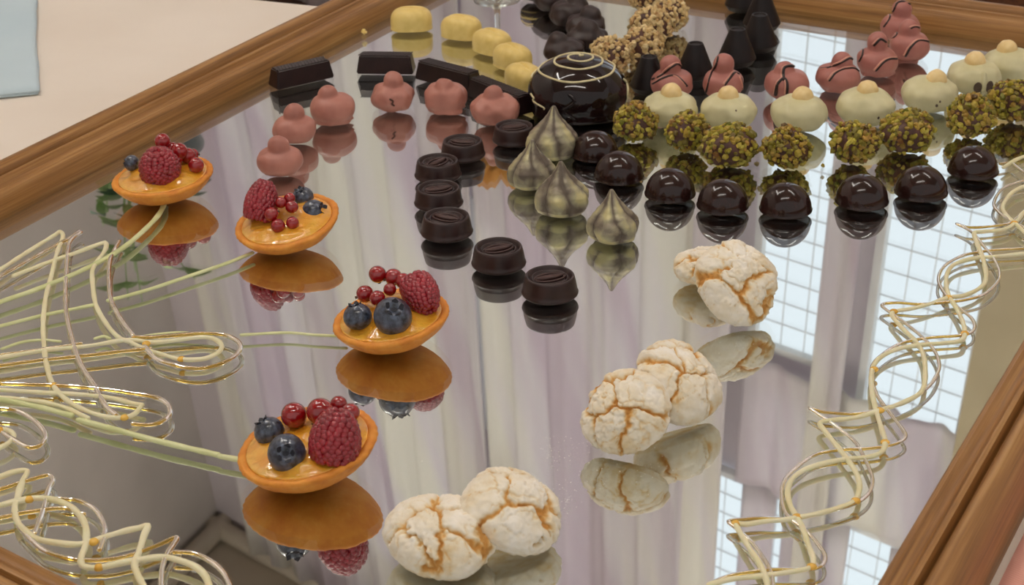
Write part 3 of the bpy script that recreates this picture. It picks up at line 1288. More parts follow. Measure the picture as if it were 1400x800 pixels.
def fruit(kind, root, p, radius, axis, length=None):
    """p = centre in world; axis = direction of tip/crown"""
    q = Vector(axis).normalized().to_track_quat('Z', 'Y')
    loc = Vector(p) - root.location
    if kind == 'r':
        o = bpy.data.objects.new('raspberry', RASP)
        o.scale = (radius * 2, radius * 2, length)
        o.rotation_mode = 'QUATERNION'
        o.rotation_quaternion = q
        o.location = loc
        COL.objects.link(o)
        o.parent = root
        return o
    nm, sub = {'b': ('blueberry', 'crown'), 'c': ('redcurrant', 'dry_tip')}[kind]
    o = bpy.data.objects.new(nm, FRUIT[kind][0])
    o.scale = (radius,) * 3
    o.rotation_mode = 'QUATERNION'
    o.rotation_quaternion = q
    o.location = loc
    COL.objects.link(o)
    o.parent = root
    c = bpy.data.objects.new(sub, FRUIT[kind][1])
    COL.objects.link(c)
    c.parent = o
    return o


def tartlet(label, cx, cy, R, tx, ty, seed, rasp, blues, currants):
    """cx, cy: pixel of the rim centre; tx: right side raised (deg); ty: far side raised (deg)"""
    prof = []
    rimz = RS - math.sqrt(RS * RS - R * R)
    for k in range(25):
        r = R * k / 24
        q = k / 24
        prof.append((r, rimz * (.34 * q ** 2 + .66 * q ** 5)))
    inn = [(R + .0005, rimz + .0007), (R + .0002, rimz + .0018), (R - .0010, rimz + .0024), (R - .0026, rimz + .0023), (R - .0038, rimz + .0012), (R - .0050, rimz - .0010), (R * .6, rimz - .005), (0, rimz - .0058)]

    def fn(x, y, z):
        r = math.hypot(x, y)
        if r < 1e-6:
            return (x, y, z)
        a = math.atan2(y, x)
        k = 1 + (.006 * math.cos(38 * a) + .02 * noise.noise(Vector((math.cos(a) * 1.3, math.sin(a) * 1.3, seed)))) * (r / R) ** 3
        return (x * k, y * k, z + .0009 * noise.noise(Vector((x * 90, y * 90, seed * 3))) * (r / R) ** 2)
    rot = Matrix.Translation((0, 0, RS)) @ Matrix.Rotation(math.radians(-tx), 4, 'Y') @ Matrix.Rotation(math.radians(ty), 4, 'X') @ Matrix.Translation((0, 0, -RS))
    low = min((rot @ Vector((r * math.cos(k * .1), r * math.sin(k * .1), z))).z for r, z in prof for k in range(63))
    rot = Matrix.Translation((0, 0, -low)) @ rot
    rimc = rot @ Vector((0, 0, rimz))
    g0 = gp(cx, cy, rimc.z)
    loc = Vector((g0.x - rimc.x, g0.y - rimc.y, 0))
    root = empty('fruit_tartlet', loc)
    vs, fs = lathe(prof + inn, 152, fn)
    mesh_obj('pastry_shell', [rot @ Vector(v) for v in vs], fs, MAT['pastry'], root)
    cpr = [(0, rimz - .0055), (R * .6, rimz - .0046), (R - .0052, rimz - .0012), (R - .0032, rimz + .0010), (R - .0034, rimz + .0022), (R - .0055, rimz + .0026), (R * .72, rimz + .0035), (R * .62, rimz + .0042), (R * .5, rimz + .0052), (R * .3, rimz + .0062), (0, rimz + .0066)]

    def fc(x, y, z):
        return (x, y, z + (.0016 * noise.noise(Vector((x * 120, y * 120, seed + 9))) * min(1, max(0, (R - .004 - math.hypot(x, y)) / .004)) if z > rimz - .001 else 0))
    cpr = cpr[:5] + [(a0 + (a1 - a0) * k / 4, z0 + (z1 - z0) * k / 4) for (a0, z0), (a1, z1) in zip(cpr[4:], cpr[5:]) for k in range(1, 5)]
    vs, fs = lathe(cpr, 96, fc)
    mesh_obj('custard', [rot @ Vector(v) for v in vs], fs, MAT['custard'], root)
    for (bx, by, bz), (px, py, pz), rr in rasp:
        a, b = gp(bx, by, bz * MM), gp(px, py, pz * MM)
        fruit('r', root, a, rr / ppm(a), b - a, (b - a).length)
    for (x, y, z, rr, ax) in blues:
        p = gp(x, y, z * MM)
        fruit('b', root, p, rr / ppm(p), ax)
    for i, (x, y, z, rr) in enumerate(currants):
        p = gp(x, y, z * MM)
        rnd = random.Random(seed * 10 + i)
        fruit('c', root, p, rr / ppm(p), (rnd.uniform(-1, 1), rnd.uniform(-.3, 1), rnd.uniform(-.6, .3)))
    tag(root, label, 'tartlet', 'fruit tartlets')
    return root


tartlet('fruit tartlet farthest left by the oak frame, raspberry end pointing at the camera', 223, 243, .0292, 4, 2, 1,
        [((221, 243, 15), (214, 207, 33), 27)],
        [(180, 223, 19, 11, (-1, -.2, .2))],
        [(222, 193, 31, 11), (245, 207, 26, 12), (268, 226, 20, 11), (257, 213, 22, 11), (236, 205, 25, 11), (264, 211, 21, 8), (241, 218, 22, 9)])
tartlet('fruit tartlet with a raspberry on its left and currants hanging in the middle', 393, 305, .0285, 8, 7, 2,
        [((353, 300, 16), (363, 248, 35), 22)],
        [(414, 270, 20, 15, (-.3, -.2, 1)), (430, 291, 17, 18, (.8, -.3, .5))],
        [(371, 293, 22, 10), (380, 309, 17, 10), (400, 305, 18, 9), (384, 277, 26, 8), (399, 283, 24, 9), (396, 271, 27, 8)])
tartlet('fruit tartlet below the barrel pralines with two frosted blueberries in front', 535, 437, .0285, 7, 2, 3,
        [((566, 384, 29), (588, 424, 20), 24)],
        [(537, 433, 20, 27, (.15, -.5, .75)), (489, 433, 18, 20, (-.2, .2, 1))],
        [(516, 375, 30, 12), (538, 379, 29, 12), (499, 402, 23, 12), (516, 408, 24, 11), (551, 384, 28, 11), (533, 396, 26, 9)])
tartlet('fruit tartlet nearest the camera, blueberry crown facing front beside a tall raspberry', 421, 611, .0300, 9, 3, 4,
        [((455, 628, 16), (463, 563, 36), 34)],
        [(392, 620, 19, 27, (.05, -.85, .5)), (368, 590, 18, 21, (-.6, .2, .9))],
        [(402, 568, 24, 18), (438, 563, 27, 19), (479, 564, 26, 13), (463, 553, 27, 12)])

# --- cracked almond cookies


def cookie_mat():
    t = NT('cracked_sugar_crust')
    p = t.pbsdf(Roughness=.85)
    a = t.n('ShaderNodeAttribute', attribute_name='tone')
    v = t.coords()
    f = t.noise(v, 160, 6, .65)
    add = t.n('ShaderNodeMath', operation='MULTIPLY_ADD')
    t.l(f, add.inputs[0])
    add.inputs[1].default_value = .5
    t.l(a.outputs['Fac'], add.inputs[2])
    t.l(t.ramp(add.outputs[0], [(.20, lin((206, 146, 72))), (.36, lin((220, 172, 104))), (.54, lin((232, 208, 164))), (.70, lin((242, 230, 206))), (.92, lin((250, 243, 230)))]), p.inputs['Base Color'])
    t.bump(t.noise(v, 600, 5), .3, .0007, p)
    return t.m


MAT['cookie'] = cookie_mat()


def cookie(seed, R, H):
    rnd = np.random.default_rng(seed)
    P0, F = solve(lambda P: np.maximum(np.maximum(ell(P, (0, 0, H * .36), (R, R * .97, H * .64)) + lump(P, .0022, 42, seed), -P[:, 2] + .0), -1), (0, 0, H * .36), .06, 6)
    C = H * .36
    # crack pattern: one set of large plates and one of finer fissures
    def cells(n, lim, gap):
        out = []
        tries = 0
        while len(out) < n and tries < 4000:
            tries += 1
            q = rnd.uniform(-1.1, 1.1, 2)
            if q @ q < lim and all(np.linalg.norm(q - s_) > gap for s_ in out):
                out.append(q)
        return np.array(out)
    S, S2 = cells(7, 1.35, .52), cells(30, 1.4, .22)
    vs, tone = [], []
    for p in P0:
        v = Vector(p)
        u = Vector((v.x / R, v.y / R, 0))
        n1 = Vector((noise.noise(v * 55 + Vector((seed, 0, 0))), noise.noise(v * 55 + Vector((0, seed, 5))), 0))
        n2 = Vector((noise.noise(v * 190 + Vector((seed, 0, 9))), noise.noise(v * 190 + Vector((0, seed, 5))), 0))
        n3 = Vector((noise.noise(v * 480 + Vector((seed, 3, 9))), noise.noise(v * 480 + Vector((3, seed, 5))), 0))
        uu = u + n1 * .30 + n2 * .10 + n3 * .05
        d = np.sort(np.hypot(S[:, 0] - uu.x, S[:, 1] - uu.y))
        e = d[1] - d[0]
        m1 = noise.noise(v * 48 + Vector((3, seed, 1)))
        wid = max(.012, .085 + .20 * m1)
        cr = max(0, 1 - e / wid)
        d2 = np.sort(np.hypot(S2[:, 0] - uu.x, S2[:, 1] - uu.y))
        wid2 = max(.001, .03 + .10 * noise.noise(v * 70 + Vector((9, seed, 4))))
        cr2 = max(0, 1 - (d2[1] - d2[0]) / wid2)
        side = max(0, min(1, (v.z - .002) / (H * .3)))
        cr *= side
        cr2 *= side
        dirv = (v - Vector((0, 0, C * .6)))
        dirv.normalize()
        fine = .0006 * noise.noise(v * 300) + .0005 * noise.noise(v * 700) * (1 + 2 * cr)
        dep = .0019 * min(1, cr * 1.2) ** .6 + .0006 * cr2 - .0012 * n1.x - .0010 * max(0, e - wid) ** .5 * side
        v2 = v + dirv * (-dep + fine)
        v2.z = max(v2.z, 0)
        vs.append(v2)
        patch = noise.noise(v * 75 + Vector((seed * 2, 4, 2)))
        patch2 = noise.noise(v * 260 + Vector((seed * 2, 1, 2)))
        tone.append(.50 - .50 * min(1, cr * 1.25) - .22 * cr2 + .22 * patch + .12 * patch2 - .10 * max(0, m1) * max(0, 1 - e / .3) - (.12 if v.z < .003 else 0))
    o = mesh_obj('almond_cookie', vs, F, MAT['cookie'])
    set_tone(o, tone)
    return o


def place_cookie(o, x, y, zc, tilt_deg, az_deg, spin, H, label, rest=0.0):
    """zc: height of the cookie's middle (mm); top leans towards azimuth az by tilt"""
    p = gp(x, y, zc * MM)
    ax = Vector((math.cos(math.radians(az_deg)), math.sin(math.radians(az_deg)), 0))
    axis = Vector((0, 0, 1)).cross(ax)
    rot = Matrix.Rotation(math.radians(tilt_deg), 4, axis) @ Matrix.Rotation(spin, 4, 'Z')
    m = Matrix.Translation(p) @ rot @ Matrix.Translation((0, 0, -H * .45))
    lo = min((m @ v.co).z for v in o.data.vertices)
    m.translation.z += rest - lo
    o.matrix_world = m
    tag(o, label, 'cookie', 'cracked almond cookies')


HC = .0195
CK = [
    (101, .0218, .0195, 603, 733, 9.5, 6, -80, .4, 'cracked almond cookie lying flat at the left of the nearest pair', 0),
    (102, .0212, .0200, 702, 693, 15, 20, -35, 2.0, 'cracked almond cookie propped on its neighbour at the right of the nearest pair', 0),
    (103, .0196, .0180, 853, 562, 17, 47, -115, 1.1, 'cracked almond cookie tilted up facing front at the left of the middle pair', 0),
    (104, .0205, .0195, 928, 530, 13, 30, -55, 3.0, 'cracked almond cookie behind and right of the middle pair', 0),
    (105, .0214, .0185, 1007, 390, 17, 44, -75, 4.2, 'cracked almond cookie tilted up facing front in the farthest pair', 0),
    (106, .0172, .0150, 968, 366, 7, 8, 60, 5.0, 'cracked almond cookie mostly hidden behind the farthest tilted cookie', 0),
]
for sd, R_, H_, x, y, zc, tl, az, spn, lab, rest in CK:
    place_cookie(cookie(sd, R_, H_), x, y, zc, tl, az, spn, H_, lab, rest)

# ------------------------------------------------------------------ piped garlands


def strand(pts, r, z, name, mat, parent, wob=.18, seed=0, flat=.85):
    w = [gp(x, y, z) - parent.location for x, y in pts]
    vs, fs = tube(spline(w, .0012), r, 12, wob, seed, flat)
    vs = [Vector((v.x, v.y, max(v.z, .00006))) for v in vs]
    return mesh_obj(name, vs, fs, mat, parent)


def garland(name, label, origin, creams, gels, stains, cr=.0012, gr=.0009):
    p = gp(*origin)
    root = empty(name, (p.x, p.y, 0))
    for i, c in enumerate(creams):
        strand(c, cr, cr, 'icing_strand', MAT['icing'], root, .25, i)
    for i, c in enumerate(gels):
        strand(c, gr, gr, 'gel_strand', MAT['gel'], root, .16, i + 20)
    for i, (x, y) in enumerate(stains):
        q = gp(x, y, cr) - root.location
        D, F = ico(3)
        vv = [q + Vector((d[0] * .0021, d[1] * .0021, max(-cr + .00006, d[2] * cr * 1.05))) for d in D]
        mesh_obj('amber_bead', vv, F, MAT['amber'], root)
    tag(root, label, 'icing decoration', 'piped icing garlands')
    return root


C1 = [(970, 800), (976, 798), (1000, 792), (1046, 787), (1080, 782), (1108, 776), (1112, 764), (1106, 748), (1098, 724), (1089, 706), (1080, 690), (1077, 670), (1084, 654), (1101, 642), (1129, 633), (1156, 628), (1192, 624), (1207, 616), (1210, 602), (1206, 589), (1200, 569), (1197, 558), (1192, 534), (1192, 509), (1200, 492), (1225, 478), (1258, 472), (1294, 469), (1315, 465), (1319, 453), (1315, 437), (1306, 419), (1299, 408), (1294, 392), (1295, 374), (1306, 361), (1333, 353), (1360, 351), (1400, 347), (1440, 345)]
C2 = [(1050, 806), (1048, 794), (1044, 782), (1038, 770), (1026, 752), (1011, 727), (1006, 716), (1020, 717), (1046, 713), (1072, 711), (1090, 708), (1120, 702), (1148, 694), (1168, 685), (1175, 668), (1172, 650), (1162, 633), (1145, 611), (1129, 591), (1121, 579), (1134, 575), (1170, 571), (1203, 561), (1236, 550), (1260, 535), (1265, 512), (1262, 484), (1250, 465), (1231, 446), (1220, 428), (1247, 422), (1270, 416), (1297, 407), (1319, 404), (1342, 392), (1348, 377), (1344, 354), (1337, 336), (1332, 319), (1342, 317), (1371, 314), (1388, 305), (1400, 290), (1420, 276)]
C3 = [(1410, 325), (1400, 317), (1388, 305), (1376, 294), (1371, 282), (1382, 265), (1400, 255), (1425, 250)]
G1 = [(968, 803), (976, 796), (1000, 787), (1036, 781), (1056, 779), (1088, 779), (1112, 778), (1125, 772), (1128, 760), (1118, 744), (1104, 728), (1076, 704), (1069, 680), (1072, 658), (1088, 640), (1115, 622), (1151, 615), (1178, 614), (1206, 611), (1227, 606), (1238, 597), (1233, 586), (1220, 569), (1200, 542), (1191, 514), (1194, 498), (1206, 485), (1231, 470), (1269, 462), (1318, 458), (1332, 449), (1328, 435), (1306, 417), (1290, 399), (1283, 381), (1292, 363), (1315, 350), (1337, 345), (1360, 342), (1400, 340), (1440, 338)]
G2 = [(1058, 806), (1057, 798), (1054, 782), (1044, 764), (1028, 742), (1006, 722), (996, 713), (1012, 711), (1038, 709), (1080, 709), (1130, 700), (1170, 688), (1188, 674), (1193, 658), (1189, 642), (1178, 619), (1167, 602), (1143, 583), (1126, 571), (1107, 558), (1129, 564), (1170, 566), (1203, 560), (1240, 548), (1268, 530), (1281, 512), (1284, 497), (1277, 479), (1262, 462), (1239, 443), (1218, 428), (1206, 417), (1225, 414), (1259, 416), (1297, 413), (1320, 410), (1344, 403), (1362, 388), (1367, 374), (1360, 356), (1346, 338), (1328, 317), (1308, 306), (1326, 311), (1360, 309), (1384, 303), (1404, 284)]
G3 = [(1412, 317), (1398, 310), (1382, 301), (1366, 291), (1359, 277), (1372, 257), (1400, 247), (1425, 243)]
G4 = [(1367, 224), (1383, 223), (1400, 236), (1420, 248)]
C4 = [(1372, 229), (1390, 218), (1406, 213), (1420, 216)]
garland('piped_garland', 'long twisted cream and golden piped garland down the right side of the mirror', (1190, 560),
        [C1, C2, C3, C4], [G1, G2, G3, G4],
        [(1110, 775), (1090, 707), (1170, 685), (1210, 605), (1195, 505), (1297, 407), (1319, 456), (1387, 305), (1006, 716), (1222, 426), (1203, 561)])

LA = [(-30, 390), (0, 369), (40, 343), (74, 322), (82, 317), (86, 324), (78, 345), (70, 378), (63, 404), (59, 440), (60, 470), (64, 500), (73, 527), (90, 546), (114, 560), (144, 570), (168, 571), (184, 566), (194, 554)]
LB = [(19, 377), (60, 361), (100, 347), (138, 333), (145, 333), (143, 343), (129, 363), (126, 379), (131, 416), (147, 445), (163, 462), (177, 467)]
LC = [(-25, 493), (0, 489), (63, 479), (120, 473), (174, 465), (210, 468), (249, 464), (276, 461), (294, 464), (303, 473), (297, 483), (276, 491), (246, 491), (216, 483), (195, 476), (177, 467)]
LD = [(-25, 532), (0, 533), (60, 537), (105, 539), (150, 544), (182, 552), (194, 554)]
LE = [(-25, 543), (0, 544), (45, 548), (85, 556), (120, 572)]
LF = [(-20, 588), (0, 587), (13, 589), (19, 596), (12, 605), (0, 612), (-20, 618)]
GA = [(-25, 393), (0, 378), (39, 356), (75, 336), (93, 327), (108, 317)]
GA2 = [(110, 318), (98, 327), (93, 340), (90, 382), (90, 421), (97, 458), (110, 497), (129, 527), (144, 554), (159, 568)]
GB = [(163, 330), (157, 341), (150, 358), (149, 385), (152, 410), (165, 436), (182, 459)]
GC = [(182, 461), (210, 461), (249, 458), (276, 456), (306, 458), (325, 467), (328, 479), (315, 491), (294, 500), (270, 504), (240, 500), (213, 490), (198, 474)]
GC2 = [(-25, 503), (0, 500), (60, 492), (120, 486), (170, 480), (205, 477)]
GC3 = [(-25, 490), (0, 486), (60, 478), (110, 470)]
GD = [(-25, 524), (0, 525), (75, 527), (129, 531), (168, 536), (210, 543), (228, 552), (232, 566), (220, 577), (204, 581), (182, 580)]
GE = [(-25, 557), (0, 559), (24, 562), (48, 576), (62, 594), (56, 608), (40, 612), (20, 602), (4, 592)]
garland('piped_garland', 'looped cream and golden piped garland fanning out at the left edge below the tartlets', (120, 460),
        [LA, LB, LC, LD, LE, LF], [GA, GA2, GB, GC, GC2, GC3, GD, GE],
        [(200, 470), (248, 491), (170, 571), (74, 527), (0, 588)], .00125, .0013)

BA = [(-25, 660), (0, 652), (20, 645), (37, 644), (31, 658), (24, 680), (20, 697), (26, 717), (47, 735), (75, 742), (110, 744), (150, 732), (175, 725), (190, 722), (202, 719), (197, 732), (190, 755), (184, 772), (190, 790), (200, 806)]
BB = [(-25, 695), (0, 691), (25, 685), (55, 681), (82, 686), (105, 700), (117, 720), (117, 745), (111, 762), (114, 774), (135, 776), (170, 769), (200, 764), (225, 762), (247, 767), (267, 775), (280, 787), (288, 806)]
BC = [(-25, 676), (0, 669), (25, 661), (45, 655), (66, 650), (72, 657), (66, 670), (58, 700), (47, 730)]
BD = [(80, 682), (107, 685), (130, 697), (142, 717), (142, 735), (136, 752)]
BE = [(26, 720), (47, 742), (65, 755), (100, 765), (140, 766), (175, 760), (212, 747), (241, 735), (236, 746), (230, 755), (222, 775), (220, 806)]
BF = [(238, 755), (265, 757), (290, 769), (306, 784), (316, 804)]
BG = [(-25, 712), (0, 708), (40, 700), (85, 695), (115, 703)]
garland('piped_garland', 'curly cream and golden piped garland in the near left corner of the mirror', (120, 730),
        [BA, BB], [BC, BD, BE, BF, BG], [(40, 683), (135, 776), (128, 741)], .00145, .0012)

STEMS = [
    ('pale green piped flourish curving under the tartlet farthest left', [[(-25, 423), (0, 413), (60, 392), (120, 366), (165, 341), (200, 312), (220, 289), (227, 268)]], .0016),
    ('pale green piped flourish running to the tartlet with the raspberry on its left', [[(-25, 452), (0, 446), (60, 431), (128, 417)], [(148, 411), (200, 397), (260, 377), (310, 360), (345, 346)]], .0012),
    ('thin pale green piped flourish pointing at the tartlet below the barrel pralines', [[(3, 477), (30, 468), (57, 465), (82, 467)], [(130, 463), (142, 460), (150, 463)], [(186, 461), (240, 455), (290, 458)], [(330, 458), (390, 455), (430, 458), (472, 460)]], .0009),
    ('pale green piped flourish running to the tartlet nearest the camera', [[(-25, 543), (0, 546), (50, 556), (97, 568)], [(108, 574), (160, 588), (220, 604), (297, 622)], [(301, 624), (318, 627), (340, 631)]], .0016),
]
for lab, segs, r_ in STEMS:
    c = gp(*segs[-1][0])
    root = empty('piped_flourish', (c.x, c.y, 0))
    for i, s in enumerate(segs):
        strand(s, r_, r_ * .8, 'icing_stroke', MAT['stem'], root, .15, i, .75)
    tag(root, lab, 'icing decoration', 'pale green piped flourishes')

# ------------------------------------------------------------------ crumbs and sugar
rnd = random.Random(5)
D, F = ico(2)
for (x, y, s, m, lab, nm) in ((1035, 210, .0015, 'pist', 'single pistachio crumb lying right of the wide pistachio truffle', 'pistachio_crumb'), (1125, 229, .0012, 'pist', 'single pistachio crumb lying left of the fifth pistachio truffle', 'pistachio_crumb'), (498, 47, .0020, 'yellow', 'yellow chocolate crumb at the foot of the oak frame', 'chocolate_crumb')):
    jit = [rnd.uniform(.7, 1.2) for _ in D]
    o = mesh_obj(nm, [Vector(d) * s * j + Vector((0, 0, s)) for d, j in zip(D, jit)], F, MAT[m], None, False)
    if m == 'pist':
        set_tone(o, [.4] * len(D))
    put(o, x, y, rnd.uniform(0, 6))
    tag(o, lab, 'crumb')
g = Geo()
D1, F1 = ico(1)
for (cx, cy, sx, sy, n) in ((765, 612, 30, 22, 60), (800, 640, 60, 40, 40), (775, 680, 18, 30, 50), (1000, 470, 50, 20, 30), (560, 640, 60, 40, 25), (940, 210, 20, 8, 10), (900, 640, 60, 30, 30)):
    for _ in range(n):
        p = gp(rnd.gauss(cx, sx * .5), rnd.gauss(cy, sy * .5))
        s = rnd.uniform(.0001, .00026)
        g.add([(p.x + d[0] * s, p.y + d[1] * s, s * .6 + d[2] * s * .6) for d in D1], F1)
o = g.build('sugar_dust', simple('powdered_sugar', (246, 242, 232), (250, 248, 240), 50, .8), None, False)
tag(o, 'scattered specks of powdered sugar on the mirror around the cookies', 'sugar')
o['kind'] = 'stuff'

# ------------------------------------------------------------------ glass with a flower, at the top edge
gpx = gp(679, -10)
groot = empty('stemmed_glass', (gpx.x, gpx.y, 0))
gpr = [(0, 0), (.0175, 0), (.0185, .0005), (.0183, .0012), (.012, .0022), (.005, .0045), (.0026, .009), (.0022, .02), (.0022, .062), (.003, .07), (.009, .078), (.016, .09), (.0195, .105), (.0205, .122), (.0198, .14), (.0186, .14), (.0193, .122), (.0183, .106), (.015, .0915), (.008, .0805), (0, .078)]
vs, fs = lathe([p for p in gpr[:9]] + [(0, .0625)], 48)
mesh_obj('foot_and_stem', vs, fs, MAT['glass'], groot)
vs, fs = lathe([(0, .0627), (.0022, .0627)] + gpr[9:], 48)
mesh_obj('bowl', vs, fs, MAT['glass'], groot)
tag(groot, 'clear stemmed glass at the top edge, only its foot in view', 'glass')
fl = empty('orange_flower', (gpx.x, gpx.y, .093))
rnd = random.Random(11)
for k in range(13):
    ringi = 0 if k < 3 else (1 if k < 7 else 2)
    a = k * 2.4
    vs, fs = [], []
    K, W = 10, 7
    spread = (.004, .010, .017)[ringi]
    hgt = (.050, .056, .058)[ringi]
    for i in range(K + 1):
        u = i / K
        wd = (.004 + .014 * math.sin(PI * min(1, u * .62 + .12))) * (1 if u < .85 else 1 - (u - .85) * 2.4)
        for j in range(W + 1):
            v = -1 + 2 * j / W
            ang = a + v * wd / (.008 + spread) * .8
            rr = .004 + spread * u ** .8 + .002 * v * v * u + (.004 * max(0, u - .7) * 6 if ringi == 2 else 0)
            vs.append((rr * math.cos(ang), rr * math.sin(ang), hgt * u - .003 * v * v + .0015 * math.sin(v * 7 + k)))
    for i in range(K):
        for j in range(W):
            p0 = i * (W + 1) + j
            fs.append((p0, p0 + 1, p0 + W + 2, p0 + W + 1))
    o = mesh_obj('petal', vs, fs, MAT['petal'], fl)
    m_ = o.modifiers.new('thickness', 'SOLIDIFY')
    m_.thickness = .0006
tag(fl, 'orange flower head in the stemmed glass, seen only as a reflection among the chocolates', 'flower')

# ------------------------------------------------------------------ the room
VIRT = Vector((0, 0, -CAMH - .005))


def rray(x, y):
    d = FWD * FPX + RGT * (x - 700) - UPV * (y - 400)
    d.normalize()
    return Vector((d.x, d.y, -d.z))


ZC = 1.9


def rz_(x, y, z):
    d = rray(x, y)
    return VIRT + d * ((z - VIRT.z) / d.z)


CC = rz_(300, 715, ZC)
AD = (rz_(400, 770, ZC) - CC).normalized()
BD_ = (rz_(265, 750, ZC) - CC).normalized()
VUP = rray(830, 3100)
NA = AD.cross(VUP).normalized()
if NA.y > 0:
    NA = -NA
NB = BD_.cross(VUP).normalized()
if NB.x < 0:
    NB = -NB
TB = (FLOORZ - ZC) / VUP.z      # t at the floor


def PA(s, t_, off=0.0):
    return CC + AD * s + VUP * t_ + NA * off


def PB(s, t_, off=0.0):
    return CC + BD_ * s + VUP * t_ + NB * off


def onA(x, y):
    d = rray(x, y)
    k = (CC - VIRT).dot(NA) / d.dot(NA)
    q = VIRT + d * k - CC
    t_ = q.z / VUP.z
    return (q - VUP * t_).dot(AD), t_


def slab(name, quad, nrm, th, mat, parent=None):
    """board with front face quad and thickness th behind it"""
    vs = [Vector(p) for p in quad] + [Vector(p) - nrm * th for p in quad]
    fs = [(0, 1, 2, 3), (7, 6, 5, 4), (0, 4, 5, 1), (1, 5, 6, 2), (2, 6, 7, 3), (3, 7, 4, 0)]
    bm = bmesh.new()
    bv = [bm.verts.new(v) for v in vs]
    for f in fs:
        bm.faces.new([bv[i] for i in f])
    return bm_obj(name, bm, mat, parent)


SA = 3.4
structure(slab('wall_right', [PA(0, TB), PA(SA, TB), PA(SA, 0), PA(0, 0)], NA, .1, MAT['wall_lilac']))
structure(slab('wall_left', [PB(0, TB), PB(4.2, TB), PB(4.2, 0), PB(0, 0)], NB, .1, MAT['wall']))
vs, fs = prism([(-3.2, -.6), (3.2, -.6), (3.2, 4.1), (-3.2, 4.1)], ZC, ZC + .08)
structure(mesh_obj('ceiling', vs, fs, MAT['ceil'], None, False))
vs, fs = prism([(-3.2, -2.5), (3.2, -2.5), (3.2, 4.1), (-3.2, 4.1)], FLOORZ - .08, FLOORZ)
structure(mesh_obj('floor', vs, fs, MAT['floor'], None, False))
# dado boards at the foot of the walls, cornice along the ceiling
structure(slab('baseboard_right', [PA(0, TB, .02), PA(SA, TB, .02), PA(SA, TB + .8, .02), PA(0, TB + .8, .02)], NA, .02, MAT['wood_dark']))
structure(slab('baseboard_left', [PB(0, TB, .02), PB(4.2, TB, .02), PB(4.2, TB + .08, .02), PB(0, TB + .08, .02)], NB, .02, MAT['wood_dark']))
g = Geo()
g.add(*tube([PA(0, -.03, .03), PA(SA, -.03, .03)], .022, 10))
structure(g.build('trim_1', MAT['ceil'], None))
g = Geo()
g.add(*tube([PB(0, -.03, .03), PB(4.2, -.03, .03)], .022, 10))
structure(g.build('trim_2', MAT['ceil'], None))


# tall windows in the right wall; some are glow added behind curtains
def window(idx, s0, s1, t0, t1, nx, ny):
    root = empty('window_%d' % idx, PA((s0 + s1) / 2, t0, .012))
    structure(root)
    inv = Matrix.Translation(-root.location)
    fr = .012
    o = slab('pane', [inv @ PA(s0, t0, .010), inv @ PA(s1, t0, .010), inv @ PA(s1, t1, .010), inv @ PA(s0, t1, .010)], NA, .006, MAT['pane'], root)
    bm = bmesh.new()

    def brd(a0, a1, b0, b1, off):
        vs = [inv @ PA(a0, b0, off), inv @ PA(a1, b0, off), inv @ PA(a1, b1, off), inv @ PA(a0, b1, off)]
        bk = [v - NA * .012 for v in vs]
        bv = [bm.verts.new(v) for v in vs + bk]
        for f in [(0, 1, 2, 3), (7, 6, 5, 4), (0, 4, 5, 1), (1, 5, 6, 2), (2, 6, 7, 3), (3, 7, 4, 0)]:
            bm.faces.new([bv[i] for i in f])
    brd(s0 - fr, s0, t0 - fr, t1 + fr, .02)
    brd(s1, s1 + fr, t0 - fr, t1 + fr, .02)
    brd(s0, s1, t0 - fr, t0, .02)
    brd(s0, s1, t1, t1 + fr, .02)
    for k in range(1, nx):
        s = s0 + (s1 - s0) * k / nx
        brd(s - .00018, s + .00018, t0, t1, .0135)
    for k in range(1, ny):
        t_ = t0 + (t1 - t0) * k / ny
        brd(s0, s1, t_ - .00025, t_ + .00025, .0135)
    bm_obj('window_frame', bm, MAT['frame_white'], root)


window(1, 1.635, 1.775, -2.0, -1.14, 4, 20)
window(2, 1.455, 1.568, -2.0, -1.205, 3, 20)
window(4, 1.37, 1.56, -.90, -.35, 4, 12)
window(9, 1.60, 1.78, -.90, -.35, 4, 12)
window(10, 1.47, 1.78, -1.13, -.94, 6, 3)  # unseen glowing pane added so the valance is lit from behind
window(5, .925, 1.0, -1.28, -.78, 2, 10)
window(3, .30, .50, -2.0, -.30, 2, 8)  # glowing pane added behind the wide left curtain to brighten its cloth
window(6, .60, .85, -2.0, -.30, 2, 8)  # also added as back glow for the wide left curtain
window(7, 1.03, 1.15, -2.0, -.30, 1, 8)  # unseen pane added to make the next curtain glow
window(8, 1.20, 1.345, -2.0, -.92, 1, 8)  # likewise added behind that curtain for its glow
structure(slab('trim_4', [PA(1.79, TB, .05), PA(2.3, TB, .05), PA(2.3, -1.05, .05), PA(1.79, -1.05, .05)], NA, .05, MAT['pillar']))


